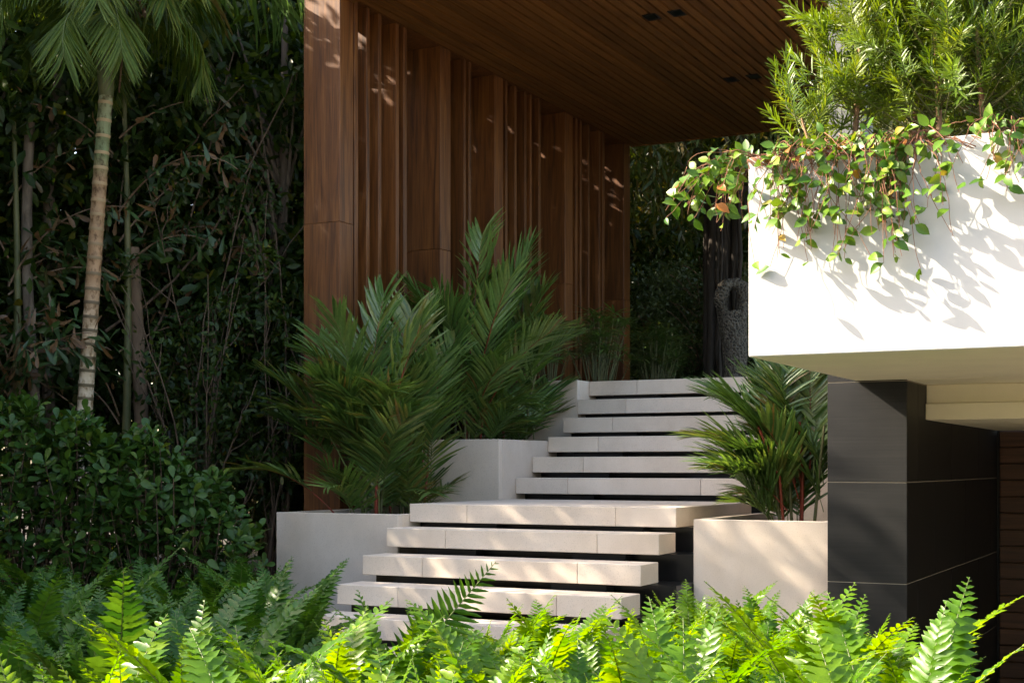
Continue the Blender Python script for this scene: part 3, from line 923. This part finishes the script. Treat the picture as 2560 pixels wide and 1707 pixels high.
for i, ((x, y), h) in enumerate(hz):
    lab = ('round-leaved evergreen shrub at the far end of the hedge away from the stairs', 'round-leaved evergreen shrub second in the hedge, beside the ringed palm trunk', 'round-leaved evergreen shrub in the middle of the hedge',
           'round-leaved evergreen shrub in the hedge, second from the stone planter', 'lowest round-leaved shrub at the hedge end by the stone planter')[i]
    clusia(lab, (x, y, -0.05), 0.52, 0.50, h + 0.05, 190, 60 + i, 0.14, 120)

# ---- bare-stemmed shrubs between hedge and timber post --------------------------
def twiggy(label, loc, n, h, spread, seed, leaves, group=None):
    g = np.random.default_rng(seed)
    t = thing('bare_stemmed_shrub', label, 'shrub', loc, group)
    paths, ends = [], []
    for i in range(n):
        a = g.uniform(0, 6.283)
        r = spread * g.uniform(0.25, 1)
        hh = h * g.uniform(0.5, 1)
        q = np.linspace(0, 1, 14)[:, None]
        b = np.array([g.normal(0, .08), g.normal(0, .08), 0])
        e = np.array([r * math.cos(a), r * math.sin(a), hh])
        m1 = np.array([e[0] * 0.2, e[1] * 0.2, hh * 0.55]) + g.normal(0, 0.1, 3)
        P = (1 - q) ** 2 * b + 2 * q * (1 - q) * m1 + q ** 2 * e
        P += np.cumsum(g.normal(0, 0.012, P.shape), axis=0) * (q > 0)
        paths.append((P, np.linspace(0.014, 0.004, 14) * g.uniform(0.6, 1.2)))
        for _ in range(4):
            k = int(g.integers(4, 12))
            d = unit(P[k + 1] - P[k] + g.normal(0, 0.45, 3) * np.linalg.norm(P[k + 1] - P[k]) + np.array([0, 0, 0.05]))
            L = g.uniform(0.25, 0.7)
            q2 = np.linspace(0, 1, 7)[:, None]
            P2 = P[k] + d * L * q2 + np.cumsum(g.normal(0, 0.012, (7, 3)), axis=0) * (q2 > 0)
            paths.append((P2, np.linspace(0.006, 0.002, 7)))
            ends.append(P2[-1]); ends.append(P2[4])
    tubes_part('stems', paths, DARKTWIG, t, 5)
    ends = np.array(ends)
    idx = g.integers(0, len(ends), leaves)
    pos = ends[idx] + g.normal(0, 0.07, (leaves, 3))
    dirs = unit(g.normal(0, 1, (leaves, 3)) + np.array([0, 0, -0.2]))
    tm = leaf_template(SIMPLE, 0.2, 0.1)
    V, F = batch_arrays(tm, frames(dirs, unit(g.normal(0, .6, (leaves, 3)) + np.array([0.3, -0.5, 0.8]))), g.uniform(0.05, 0.085, leaves), pos)
    o = mesh_part('foliage', np_mesh('foliage', V, F, rnd_faces(g.random(leaves), tm), True, LEAF_DARK), t)
    o['kind'] = 'stuff'
TW = 'bare-stemmed shrubs beside the timber post'
twiggy('tangled shrub of bare pale stems between hedge and timber post', (-7.75, 9.3, -0.05), 11, 3.4, 0.9, 31, 1600, TW)
twiggy('tangled bare-stemmed shrub right behind the ringed palm', (-8.3, 9.9, -0.05), 10, 4.2, 1.0, 32, 2200, TW)
twiggy('tangled bare-stemmed shrub close against the timber post', (-7.45, 9.9, -0.05), 9, 4.0, 0.7, 33, 1800, TW)

# ---- background trees -------------------------------------------------------------
T_SIMPLE = leaf_template(SIMPLE, 0.2, 0.12)
T_LANCE = leaf_template(LANCE, 0.2, 0.2)
T_NEEDLE = leaf_template(NEEDLE, 0.15, 0.1)
T_WEDGE = leaf_template(WEDGE, 0.25, 0.2)

def clump_points(g, n, k, centre, rad, tight):
    c = unit(g.normal(0, 1, (k, 3))) * (g.uniform(0.25, 1, (k, 1)) ** 0.5)
    c = c * np.array(rad) + np.array(centre)
    idx = g.integers(0, k, n)
    return c[idx] + g.normal(0, tight, (n, 3)), c

def tree(label, loc, height, crown_z, rad, leaves, size, mat, seed, tm=T_SIMPLE, trunk=0.09, group=None, droop=0.2, name='background_tree', k=70, tight=0.24, bark=None):
    g = np.random.default_rng(seed)
    t = thing(name, label, 'tree', loc, group)
    pos, cl = clump_points(g, leaves, k, (0, 0, crown_z), rad, tight)
    lean = g.normal(0, 0.12, 2)
    q = np.linspace(0, 1, 12)
    P = np.stack([lean[0] * q * 2 + 0.05 * np.sin(q * 5), lean[1] * q * 2, q * (height * 0.92)], axis=1)
    tubes_part('trunk', [(P, np.linspace(trunk, trunk * 0.25, 12))], bark or BARK, t, 9)
    limbs = []
    for c in cl[:26]:
        zt = max(0.4, c[2] * g.uniform(0.45, 0.8))
        b = np.array([np.interp(zt, P[:, 2], P[:, j]) for j in range(3)])
        q2 = np.linspace(0, 1, 8)[:, None]
        m1 = b * 0.5 + c * 0.5 + np.array([0, 0, 0.2])
        L = (1 - q2) ** 2 * b + 2 * q2 * (1 - q2) * m1 + q2 ** 2 * c
        limbs.append((L, np.linspace(trunk * 0.32, 0.006, 8)))
    tubes_part('limbs', limbs, bark or BARK, t, 5)
    dirs = unit(g.normal(0, 1, (leaves, 3)) + np.array([0, 0, -droop * 2]))
    nn = unit(g.normal(0, 0.7, (leaves, 3)) + np.array([0, 0, 1.0]))
    pos[:, 2] = np.maximum(pos[:, 2], 0.1)
    wx, wy = pos[:, 0] + loc[0], pos[:, 1] + loc[1]
    inside = (wx > -7.32) & (wx < -1.9) & (wy > 9.5) & (wy < 16.4)      # no leaves inside the porch
    pos[inside, 0] = -7.4 - loc[0] - g.uniform(0, 0.5, int(inside.sum()))
    V, F = batch_arrays(tm, frames(dirs, nn), g.uniform(0.7, 1.2, leaves) * size, pos)
    o = mesh_part('crown', np_mesh('crown', V, F, rnd_faces(g.random(leaves), tm), True, mat), t)
    return t

JG = 'broadleaf trees of the dark thicket'
spots = [(-9.6, 5.55, 6.9, 8600, 'lower sparse broadleaf tree at the open end of the thicket'), (-6.9, 3.5, 3.5, 7000, 'low rounded broadleaf tree, unseen, added to shade the left ferns'), (-7.8, 4.85, 4.2, 7000, 'mid-height broadleaf tree, unseen, added to shade the left ferns'), (-9.8, 7.3, 8.8, 12000, 0), (-10.0, 8.7, 7.8, 8500, 0), (-9.8, 10.2, 8.2, 12000, 0), (-9.2, 11.6, 8.4, 13000, 0), (-8.8, 13.0, 8.0, 6800, 0),  # low and mid-height trees stand out of view, added to shade ferns
         (-8.8, 14.5, 8.0, 6800, 0), (-8.6, 16.0, 8.0, 12000, 0), (-8.3, 10.9, 7.2, 9000, 0), (-10.6, 12.8, 8.8, 10000, 0), (-11.4, 9.8, 8.4, 6200, 0), (-11.6, 7.4, 8.0, 6200, 0), (-11.3, 11.4, 8.8, 7000, 0)]
for i, (x, y, h, nl, lab) in enumerate(spots):
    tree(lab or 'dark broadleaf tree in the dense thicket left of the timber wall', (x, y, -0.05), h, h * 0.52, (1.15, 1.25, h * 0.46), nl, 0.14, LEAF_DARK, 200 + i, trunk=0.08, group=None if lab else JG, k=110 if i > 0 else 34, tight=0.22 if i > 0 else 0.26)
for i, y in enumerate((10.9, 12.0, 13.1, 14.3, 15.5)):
    tree('slim dense shrub added behind the timber fin wall to block light', (-7.72, y, -0.05), 4.3, 2.0, (0.22, 0.62, 2.0), 5200, 0.12, LEAF_DARK, 680 + i, trunk=0.03, group='light-blocking shrubs behind the fin wall', name='light_block_shrub', k=70, tight=0.15, bark=DARKTWIG)  # added to stop light coming through the fin gaps
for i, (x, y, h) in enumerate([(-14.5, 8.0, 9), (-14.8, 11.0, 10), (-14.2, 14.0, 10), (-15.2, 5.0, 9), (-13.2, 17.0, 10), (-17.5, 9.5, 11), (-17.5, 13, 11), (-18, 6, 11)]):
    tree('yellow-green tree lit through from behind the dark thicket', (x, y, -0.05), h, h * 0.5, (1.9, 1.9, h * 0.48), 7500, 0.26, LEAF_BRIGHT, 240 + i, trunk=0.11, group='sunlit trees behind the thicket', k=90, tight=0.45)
# trees seen beyond the far end of the porch
for i, (x, y, h) in enumerate([(-6.2, 19.0, 8.5), (-4.6, 18.6, 8.0), (-3.0, 18.2, 8.5), (-7.8, 20.0, 9.0), (-1.4, 18.4, 8.0), (-8.2, 17.6, 9), (-5.4, 21.5, 11), (-3.2, 21.5, 11), (-7.4, 22.5, 11), (-9.8, 21.5, 11), (-1.2, 21.5, 11)]):
    far = i > 5
    tree('drooping narrow-leaved tree behind the far end of the timber porch' if not far else 'tall dark tree closing the view beyond the porch', (x, y, 1.95), h - 1.5, (h - 1.5) * 0.55, (1.3, 1.2, h * 0.40), 9500, 0.22 if not far else 0.30, LEAF_OLIVE if not far else LEAF_DARK, 260 + i, T_LANCE if not far else T_SIMPLE, 0.09, 'narrow-leaved trees beyond the porch' if not far else 'tall trees beyond the porch', 0.6, k=90, tight=0.28)
for i, (x, y) in enumerate([(-6.3, 17.0), (-5.5, 16.9), (-4.7, 16.9), (-6.9, 17.3), (-3.9, 17.0)]):
    tree('small-leaved clipped bush on the terrace behind the top slab', (x, y, 1.95), 2.0, 0.95, (0.5, 0.45, 0.95), 5200, 0.06, LEAF_BUSH, 280 + i, T_SIMPLE, 0.03, 'small-leaved bushes on the terrace', 0.0, 'terrace_bush', 60, 0.10, TWIG)

for i, x in enumerate((-17, -13.5, -10, -6.5, -3.5, -0.5, 3)):
    tree('large leafy tree in the far row beyond the terrace', (x, 25.5 + (i % 2), -0.05), 13, 6.3, (2.6, 1.6, 6.2), 7000, 0.42, LEAF_DARK, 610 + i, T_SIMPLE, 0.15, 'far row of trees beyond the terrace', 0.2, k=120, tight=0.5)
for i, x in enumerate((-7.6, -6.4, -5.2, -4.0, -2.8)):
    tree('dense leafy shrub in the row behind the terrace bushes', (x, 18.0, 1.95), 3.0, 1.5, (0.75, 0.4, 1.5), 3500, 0.13, LEAF_DARK, 630 + i, T_LANCE if i % 2 else T_SIMPLE, 0.03, 'dense shrubs behind the terrace bushes', 0.2, 'terrace_shrub', 60, 0.16, TWIG)
for i, x in enumerate((-17, -13, -9, -5, -1, 3.5)):
    tree('unseen tree behind the camera, added to block low sky light', (x, -13 + (i % 2), -0.05), 9, 5.0, (2.3, 1.6, 4.6), 3000, 0.42, LEAF_DARK, 660 + i, T_SIMPLE, 0.15, 'unseen trees behind the camera, added to block low sky', 0.2, 'sky_block_tree', k=80, tight=0.5)  # out of view, added to keep low sky light off the fronts
# hanging roots and dark trunk behind the sculpture
t = thing('root_trunk', 'dark trunk with hanging roots behind the lava rock sculpture', 'tree trunk', (-5.55, 16.35, 1.95))
paths = []
g = np.random.default_rng(41)
for i in range(26):
    a = g.uniform(0, 6.28); r = g.uniform(0.05, 0.24)
    x, y = r * math.cos(a), r * math.sin(a)
    P = np.stack([x + np.cumsum(g.normal(0, .008, 14)), y + np.cumsum(g.normal(0, .008, 14)), np.linspace(-0.02, 2.9, 14)], axis=1)
    paths.append((P, np.full(14, g.uniform(0.012, 0.05))))
tubes_part('roots', paths, mat_bark('dark_bark', (0.02, 0.015, 0.01), (0.05, 0.035, 0.025)), t, 7)

# lava rock sculpture with a hole through its head
t = thing('rock_sculpture', 'black porous lava rock sculpture with a hole near its top', 'sculpture', (-4.84, 14.6, 2.005))
t.scale = (1.1, 1.1, 1.12)
a = np.linspace(0, 2 * np.pi, 41)
loop = np.stack([0.125 * np.cos(a) , 0.04 * np.sin(a * 2), 0.86 + 0.20 * np.sin(a)], axis=1)
stem = np.stack([0.02 * np.sin(np.linspace(0, 4, 16)), np.zeros(16), np.linspace(0, 0.78, 16)], axis=1)
parts = [tube_arrays(loop, 0.065 + 0.012 * np.sin(a * 3), 18), tube_arrays(stem, np.interp(np.arange(16), [0, 2, 8, 15], [0.085, 0.10, 0.125, 0.15]), 22)]
V, F = join_arrays(parts)
V = V + np.random.default_rng(2).normal(0, 0.004, V.shape)
mesh_part('rock', np_mesh('rock', V, F, None, True, LAVA), t)

# umbrella sedges in the top planter
def sedge(label, loc, n, h, seed):
    g = np.random.default_rng(seed)
    t = thing('umbrella_sedge', label, 'plant', loc, 'umbrella sedges in the top planter')
    paths, pos, dirs = [], [], []
    for i in range(n):
        a = g.uniform(0, 6.283); r = g.uniform(0.03, 0.32)
        tip = np.array([r * math.cos(a), r * math.sin(a), h * g.uniform(0.45, 1)])
        b = np.array([tip[0] * 0.3, tip[1] * 0.3, -0.02])
        q = np.linspace(0, 1, 6)[:, None]
        P = b * (1 - q) + tip * q
        paths.append((P, np.linspace(0.005, 0.003, 6)))
        m = 13
        aa = np.linspace(0, 6.283, m, endpoint=False) + g.uniform(0, 1)
        pos.append(np.repeat(tip[None], m, 0))
        dirs.append(np.stack([np.cos(aa), np.sin(aa), g.normal(0.15, 0.22, m)], axis=1))
    tubes_part('stems', paths, CANE, t, 5)
    pos = np.concatenate(pos); dirs = unit(np.concatenate(dirs))
    V, F = batch_arrays(T_NEEDLE, frames(dirs, np.tile([[0.02, 0.01, 1.0]], (len(pos), 1))), g.uniform(0.16, 0.24, len(pos)), pos)
    mesh_part('leaf_whorls', np_mesh('leaf_whorls', V, F, rnd_faces(g.random(len(pos)) * 0.5, T_NEEDLE), True, LEAF_PALM), t)
for i, (x, y, h) in enumerate([(-6.0, 12.4, 0.75), (-5.85, 13.2, 0.85), (-6.1, 14.0, 0.9), (-5.85, 14.8, 0.9), (-6.0, 15.5, 0.8)]):
    sedge('umbrella sedge with starry leaf whorls in the top planter by the fin wall', (x, y, 1.937), 34, h, 300 + i)

# ---- fishtail palms with dry brown leaflets, in front of the thicket ---------------
def fishtail(label, loc, h, n, seed):
    g = np.random.default_rng(seed)
    t = thing('fishtail_palm', label, 'palm', loc, 'fishtail palms of the thicket')
    q = np.linspace(0, 1, 12)
    P = np.stack([0.08 * np.sin(q * 3), 0.05 * q, q * h], axis=1)
    tubes_part('stem', [(P, np.linspace(0.05, 0.02, 12))], CANE, t, 8)
    for i in range(n):
        zb = h * g.uniform(0.25, 1.0)
        az = g.uniform(0, 6.283)
        s, A, D = arch(g.uniform(0.9, 1.6), g.uniform(0.4, 1.0), g.uniform(0.8, 1.5), 24, 1.3)
        ca, sa = math.cos(az), math.sin(az)
        Rz = np.array([[ca, -sa, 0], [sa, ca, 0], [0, 0, 1]])
        A = A @ Rz.T + np.array([0, 0, zb]); D = D @ Rz.T
        m = 46
        ii = g.integers(6, 24, m)
        pos = A[ii] + g.normal(0, 0.06, (m, 3))
        dirs = unit(g.normal(0, 0.7, (m, 3)) + D[ii] * 0.6 + np.array([0, 0, -0.7]))
        V, F = batch_arrays(T_WEDGE, frames(dirs, unit(g.normal(0, 0.6, (m, 3)) + np.array([0.2, -0.6, 0.6]))), g.uniform(0.10, 0.19, m), pos)
        Vr, Fr = tube_arrays(A, np.linspace(0.010, 0.003, 24), 5)
        n1 = len(F)
        V2, F2 = join_arrays([(V, F), (Vr, Fr)])
        dry = g.random() < 0.22
        rn = np.clip((g.uniform(0.5, 1.0, m) if dry else g.uniform(0, 0.75, m)), 0, 0.99)
        me = np_mesh('frond', V2, F2, np.concatenate([rnd_faces(rn, T_WEDGE), np.zeros(len(Fr))]), True, LEAF_DRY)
        me.materials.append(TWIG)
        mi = np.zeros(len(F2), dtype=np.int32); mi[n1:] = 1
        me.polygons.foreach_set('material_index', mi)
        mesh_part('frond', me, t)
for i, (x, y, h) in enumerate([(-8.8, 9.4, 4.6), (-8.9, 10.5, 5.4), (-8.6, 11.2, 5.0), (-9.3, 8.6, 4.2)]):
    fishtail(('fishtail palm with dry brown leaflets just behind the ringed trunk', 'tallest fishtail palm of the thicket, behind the bare stems', 'fishtail palm of the thicket nearest the timber post', 'lowest fishtail palm of the thicket, behind the far hedge end')[i], (x, y, -0.05), h, 15, 320 + i)

# bare trunks standing in the thicket
for i, (x, y, r, h, lab) in enumerate([(-8.72, 9.55, 0.075, 3.2, 'thick tan palm trunk beside the ringed trunk'), (-9.15, 8.75, 0.055, 4.2, 'thin dark brown trunk left of the ringed palm'), (-9.6, 9.4, 0.06, 5.0, 'tall grey trunk deep in the thicket behind the palm')]):
    t = thing('dead_tree', lab, 'tree trunk', (x, y, -0.05))
    zz2 = np.linspace(0, h, 22)
    P = np.stack([0.05 * np.sin(zz2 * 1.1 + i), 0.04 * np.cos(zz2), zz2], axis=1)
    rr = r * (1 - 0.25 * zz2 / h) * (1 + 0.05 * (np.arange(22) % 4 == 0))
    tubes_part('trunk', [(P, rr)], (mat_bark('tan_bark', (0.12, 0.075, 0.045), (0.26, 0.17, 0.11), 8), BARK, BARK)[i], t, 12)

# long bare branches leaning across the thicket
t = thing('leaning_branches', 'long bare tan branches leaning across the dark thicket above the fishtail palms', 'branch', (-8.6, 9.6, 2.4))
br = []
for (a, b, r) in (((-0.35, -0.2, 0.0), (1.1, 0.5, 2.4), 0.022), ((0.0, 0.1, 0.2), (1.2, 0.6, 1.1), 0.016), ((-0.3, 0, 0.6), (0.9, 0.2, 2.2), 0.013), ((0.1, 0, -0.6), (0.9, 0.7, 0.9), 0.010), ((-0.1, 0, -0.2), (0.5, 0.5, 2.6), 0.02)):
    q = np.linspace(0, 1, 16)[:, None]
    P = np.array(a) * (1 - q) + np.array(b) * q + np.cumsum(np.random.default_rng(int(r * 1e4)).normal(0, 0.012, (16, 3)), axis=0)
    P[:, 2] -= 0.35 * np.sin(np.linspace(0, np.pi, 16)) * (1 if r > 0.014 else -0.6)
    br.append((P, np.linspace(r, r * 0.4, 16) * 0.7))
for p_, r_ in br:
    tubes_part('branch', [(p_, r_)], DARKTWIG, t, 7)

# overhanging leafy branch at the left edge
t = thing('overhanging_branch', 'bare pinkish twigs with a few yellow-green leaves reaching in from the left', 'branch', (-7.95, 5.9, 2.0))
g = np.random.default_rng(77)
for i in range(9):
    b = np.array([-0.7, -0.35, g.uniform(-0.1, 0.8)])
    e = np.array([g.uniform(0.15, 0.5), g.uniform(0.1, 0.3), b[2] + g.uniform(-0.35, 0.25)])
    q = np.linspace(0, 1, 12)[:, None]
    P = b * (1 - q) + e * q + np.cumsum(g.normal(0, 0.012, (12, 3)), axis=0)
    tubes_part('twig', [(P, np.linspace(0.012, 0.004, 12))], TWIG, t, 6)
    m = 9
    pos = P[-1] + g.normal(0, 0.07, (m, 3)) + np.array([0.03, 0, -0.03])
    for j in range(m):
        d = unit(g.normal(0, 0.6, 3) + np.array([0.2, -0.1, -0.6]))
        M = frames(d[None], unit(g.normal(0, 0.5, 3) + np.array([-0.2, -0.7, 0.6]))[None])[0]
        o = obj_leaf(LEAF_MESH[j % 4], t, pos[j], M, float(g.uniform(0.06, 0.085)))
        o.material_slots[0].link = 'OBJECT'
        o.material_slots[0].material = LEAF_VINE

# strap leaves hanging in from above, next to the post
t = thing('overhead_palm', 'hanging strap-like palm leaf tips above the thicket beside the timber post', 'palm', (-7.9, 9.2, 5.6))
for i, (az, el, L) in enumerate(((0.0, 0.1, 1.2), (1.0, 0.0, 1.0), (-0.8, 0.0, 1.1), (2.2, 0.1, 1.2), (3.3, 0.2, 1.2), (4.3, 0.1, 1.2))):
    mesh_part('frond', palm_frond('frond', (0, 0, 0), az, el, L, 0.9, 0.75, 16, LEAF_PALM, 880 + i, 0.1, 1.0, -0.9), t)

# ---- chain link fence behind the hedge ---------------------------------------------
t = thing('chain_link_fence', 'dark chain link fence behind the hedge beside the timber post', 'fence', (-8.05, 10, -0.05))
wires = []
for s in (-1, 1):
    for y in np.arange(-3.2, 4.0, 0.085):
        P = np.array([[0.004 * s, y, 0.0], [0.004 * s, y + s * 1.5 * 0.8, 1.5]])
        if P[1, 1] < -3.2 or P[1, 1] > 4.0:
            continue
        wires.append((P, 0.0018))
tubes_part('wire_mesh', wires, BLACKM, t, 3)
for y in (-3.2, -0.8, 1.6, 4.0):
    tubes_part('fence_post', [(np.array([[0, y, 0], [0, y, 1.55]]), 0.022)], BLACKM, t, 8)

# ---- podocarpus shrubs in the white box ---------------------------------------------
def shoot_mesh(seed, n=46, L=0.30):
    g = np.random.default_rng(seed)
    tt = np.sort(g.uniform(0.08, 1, n))
    a = np.arange(n) * 2.399 + g.normal(0, 0.2, n)
    curve = 0.06 * np.sin(tt * 2)
    P = np.stack([curve, np.zeros(n), tt * L], axis=1)
    out = 1.15 - 0.75 * tt ** 2
    dirs = unit(np.stack([np.cos(a) * out, np.sin(a) * out, 0.55 + 0.5 * tt], axis=1) + g.normal(0, 0.1, (n, 3)))
    nn = unit(np.stack([-np.cos(a), -np.sin(a), np.full(n, 0.9)], axis=1))
    V, F = batch_arrays(T_NEEDLE, frames(dirs, nn), np.stack([np.full(n, 0.085), g.uniform(0.06, 0.095, n), np.full(n, 0.08)], axis=1), P)
    Q = np.stack([0.06 * np.sin(np.linspace(0, 1, 7) * 2), np.zeros(7), np.linspace(0, L, 7)], axis=1)
    Vr, Fr = tube_arrays(Q, np.linspace(0.0045, 0.002, 7), 5)
    n1 = len(F)
    V2, F2 = join_arrays([(V, F), (Vr, Fr)])
    rn = np.concatenate([rnd_faces(np.clip(tt * 0.35 + g.uniform(0, 0.15, n), 0, 1), T_NEEDLE), np.zeros(len(Fr))])
    me = np_mesh('leafy_shoot', V2, F2, rn, True, LEAF_YEW)
    me.materials.append(RACHIS)
    mi = np.zeros(len(F2), dtype=np.int32); mi[n1:] = 1
    me.polygons.foreach_set('material_index', mi)
    return me
SHOOTS = [shoot_mesh(400 + i, 46 + 4 * i, 0.24 + 0.03 * i) for i in range(5)]

def podocarpus(label, loc, h, n, seed, bare=0.12, spread=0.30, toward=None):
    g = np.random.default_rng(seed)
    t = thing('narrow_leaved_shrub', label, 'shrub', loc, 'narrow-leaved shrubs in the white planter box')
    q = np.linspace(0, 1, 14)
    P = np.stack([0.03 * np.sin(q * 4 + seed), 0.03 * np.cos(q * 3), q * h - 0.03], axis=1)
    tubes_part('trunk', [(P, np.linspace(0.017, 0.005, 14))], mat_bark('pink_bark', (0.20, 0.11, 0.06), (0.36, 0.22, 0.13), 30), t, 8)
    twigs = []
    for i in range(n):
        k = g.uniform(bare, 1.0)
        b = np.array([np.interp(k, q, P[:, j]) for j in range(3)])
        az = g.uniform(0, 6.283)
        r = spread * g.uniform(0.1, 1) * (1 - 0.55 * max(0, k - 0.5))
        d = np.array([math.cos(az), math.sin(az), g.uniform(0.2, 1.0)])
        e = b + d * r
        if g.random() < 0.7:
            twigs.append((np.array([b, (b + e) / 2 + np.array([0, 0, -0.01]), e]), np.array([0.005, 0.004, 0.003])))
        o = mesh_part('leafy_shoot', SHOOTS[int(g.integers(0, 5))], t)
        o.location = e
        dd = Vector(d + np.array([0, 0, 0.45]) + g.normal(0, 0.3, 3)).normalized()
        o.rotation_euler = (dd.to_track_quat('Z', 'X') @ Matrix.Rotation(g.uniform(0, 6.28), 3, 'Z').to_quaternion()).to_euler()
        s = g.uniform(0.7, 1.1)
        o.scale = (s, s, s)
    tubes_part('twigs', twigs, CANE, t, 5)
    return t
pods = [(-1.68, 7.0, 1.75, 170, 0.16, 0.15, 'narrow-leaved yellow-green shrub with bare pinkish trunk at the corner of the white box'),
        (-1.47, 7.25, 1.7, 160, 0.08, 0.28, 'narrow-leaved shrub second from the corner of the white box'),
        (-1.30, 6.95, 1.8, 170, 0.10, 0.28, 'narrow-leaved shrub third from the corner of the white box'),
        (-1.08, 6.95, 1.8, 180, 0.14, 0.30, 'narrow-leaved shrub with a thin tan trunk, fourth from the white box corner'),
        (-0.85, 7.15, 1.8, 170, 0.06, 0.30, 'narrow-leaved shrub fifth from the corner of the white box'),
        (-1.2, 7.6, 1.9, 130, 0.05, 0.32, 'narrow-leaved shrub in the rear row of the white box, nearer the corner'),
        (-0.75, 7.6, 1.9, 130, 0.05, 0.32, 'narrow-leaved shrub in the rear row of the white box, away from the corner'),
        (-0.5, 7.0, 1.8, 110, 0.06, 0.30, 'narrow-leaved shrub in the front row, farthest from the white box corner')]
for i, (x, y, h, n, bare, sp, lab) in enumerate(pods):
    podocarpus(lab, (x, y, 2.61), h, n, 420 + i, bare, sp)
podocarpus('low leaning narrow-leaved shrub by the vine at the corner of the white box', (-1.88, 6.85, 2.61), 0.35, 16, 440, 0.2, 0.16)

# ---- trailing vines ----------------------------------------------------------------
VINE_MESH = []
for i, (f, c) in enumerate(((0.25, 0.12), (0.35, 0.3), (0.12, 0.02), (0.3, -0.12), (0.45, 0.2), (0.2, 0.35))):
    V, F = leaf_template(OVATE, f, c)
    VINE_MESH.append(np_mesh('leaf', V, F, np.zeros(len(F)), True, LEAF_VINE))

def vine(label, x0, x1, n, hang, seed, max_leaves, left_bias):
    g = np.random.default_rng(seed)
    ox, oy, oz = (x0 + x1) / 2, WY0 + 0.12, WZ1 - 0.05
    t = thing('trailing_vine', label, 'vine', (ox, oy, oz), 'vines trailing over the white planter box')
    leaves, nl = [], 0
    for i in range(n):
        f = (i + g.uniform(0, 1)) / n
        xs = x0 + (x1 - x0) * f
        over_left = f < left_bias * 0.72
        b = np.array([xs - ox + g.uniform(0.0, 0.25), g.uniform(0.0, 0.18), g.uniform(-0.02, 0.03)])
        H = hang(f) * g.uniform(0.25, 1.05) ** 0.8
        off = g.uniform(0.02, 0.13)
        edge = np.array([xs - ox, -0.13, 0.07 + g.uniform(0, 0.06)])
        if over_left:
            edge = np.array([WX0 - 0.03 - ox, g.uniform(-0.12, 0.1), 0.09])
            end = np.array([WX0 - ox - g.uniform(0.08, 0.45), g.uniform(-0.2, 0.15), -H * g.uniform(0.2, 1.0)])
        else:
            end = np.array([xs - ox + g.normal(0, 0.10), -0.12 - off, -H])
        mid = edge * 0.4 + end * 0.6 + np.array([g.normal(0, 0.05), -0.02 if not over_left else 0, 0.10])
        pts = [b, edge, mid, end]
        q = np.linspace(0, 3, 22)
        P = np.stack([np.interp(q, [0, 1, 2, 3], [p[j] for p in pts]) for j in range(3)], axis=1)
        for _ in range(3):
            P[1:-1] = (P[:-2] + 2 * P[1:-1] + P[2:]) / 4
        P += np.cumsum(g.normal(0, 0.004, P.shape), axis=0)
        P[:, 1] = np.where((P[:, 2] < 0.05) & (P[:, 0] > WX0 - ox - 0.02), np.minimum(P[:, 1], -0.135), P[:, 1])
        tubes_part('stem', [(P, np.linspace(0.0028, 0.0013, 22))], VINESTEM, t, 5)
        m = int(g.integers(8, 15))
        for j in range(m):
            k = min(21, max(5, int(21 * (0.36 + 0.64 * (j / (m - 1)) ** 0.7))))
            for sg in ((-1, 1) if g.random() < 0.75 else (1,)):
                leaves.append((P[k], P[min(21, k)] - P[k - 1], sg))
    g.shuffle(leaves)
    for j, (p, d, sg) in enumerate(leaves[:max_leaves]):
        d = unit(np.asarray(d, dtype=float))
        lat = unit(np.cross(d, g.normal(0, 1, 3)))
        dr = unit(lat * sg * 0.9 + d * 0.4 + np.array([0, -0.1, -0.1]))
        nn = unit(np.array([-0.3, -0.85, 0.45]) + g.normal(0, 0.33, 3))
        M = frames(dr[None], nn[None])[0]
        s = float(g.uniform(0.042, 0.085))
        obj_leaf(VINE_MESH[j % 6], t, p, M, s)
    return t
vine('leafy vine spilling past the corner of the white planter box', -2.12, -1.86, 42, lambda f: 0.26 + 0.18 * f, 501, 250, 1.0)
vine('densest glossy vine hanging down the white box face beside its corner', -1.86, -1.47, 40, lambda f: 0.46, 503, 210, 0.0)
vine('glossy vine hanging down the white box face below the thin trunks', -1.47, -1.22, 34, lambda f: 0.52 - 0.10 * f, 504, 190, 0.0)
vine('leafy vine clump trailing over the white box away from its corner', -0.99, -0.50, 34, lambda f: 0.12 + 0.40 * f, 502, 150, 0.0)
# low runners lying along the rim
t = thing('rim_runners', 'reddish bare runners and small leaves along the rim of the white box', 'vine', (-1.6, WY0 + 0.1, WZ1))
g = np.random.default_rng(55)
for i in range(14):
    xa = g.uniform(-0.45, 0.0); L = g.uniform(0.15, 0.36)
    q = np.linspace(0, 1, 14)
    P = np.stack([xa + q * L, g.uniform(-0.08, 0.1) + np.cumsum(g.normal(0, 0.008, 14)), 0.01 + np.abs(np.cumsum(g.normal(0, 0.006, 14)))], axis=1)
    tubes_part('runner', [(P, 0.003)], VINESTEM, t, 5)
    for j in range(7):
        k = int(g.integers(1, 13))
        M = frames(unit(g.normal(0, 1, 3) + np.array([0, -0.4, 0.5]))[None], unit(g.normal(0, 0.5, 3) + np.array([-0.3, -0.4, 0.8]))[None])[0]
        obj_leaf(VINE_MESH[j % 6], t, P[k], M, float(g.uniform(0.04, 0.075)))
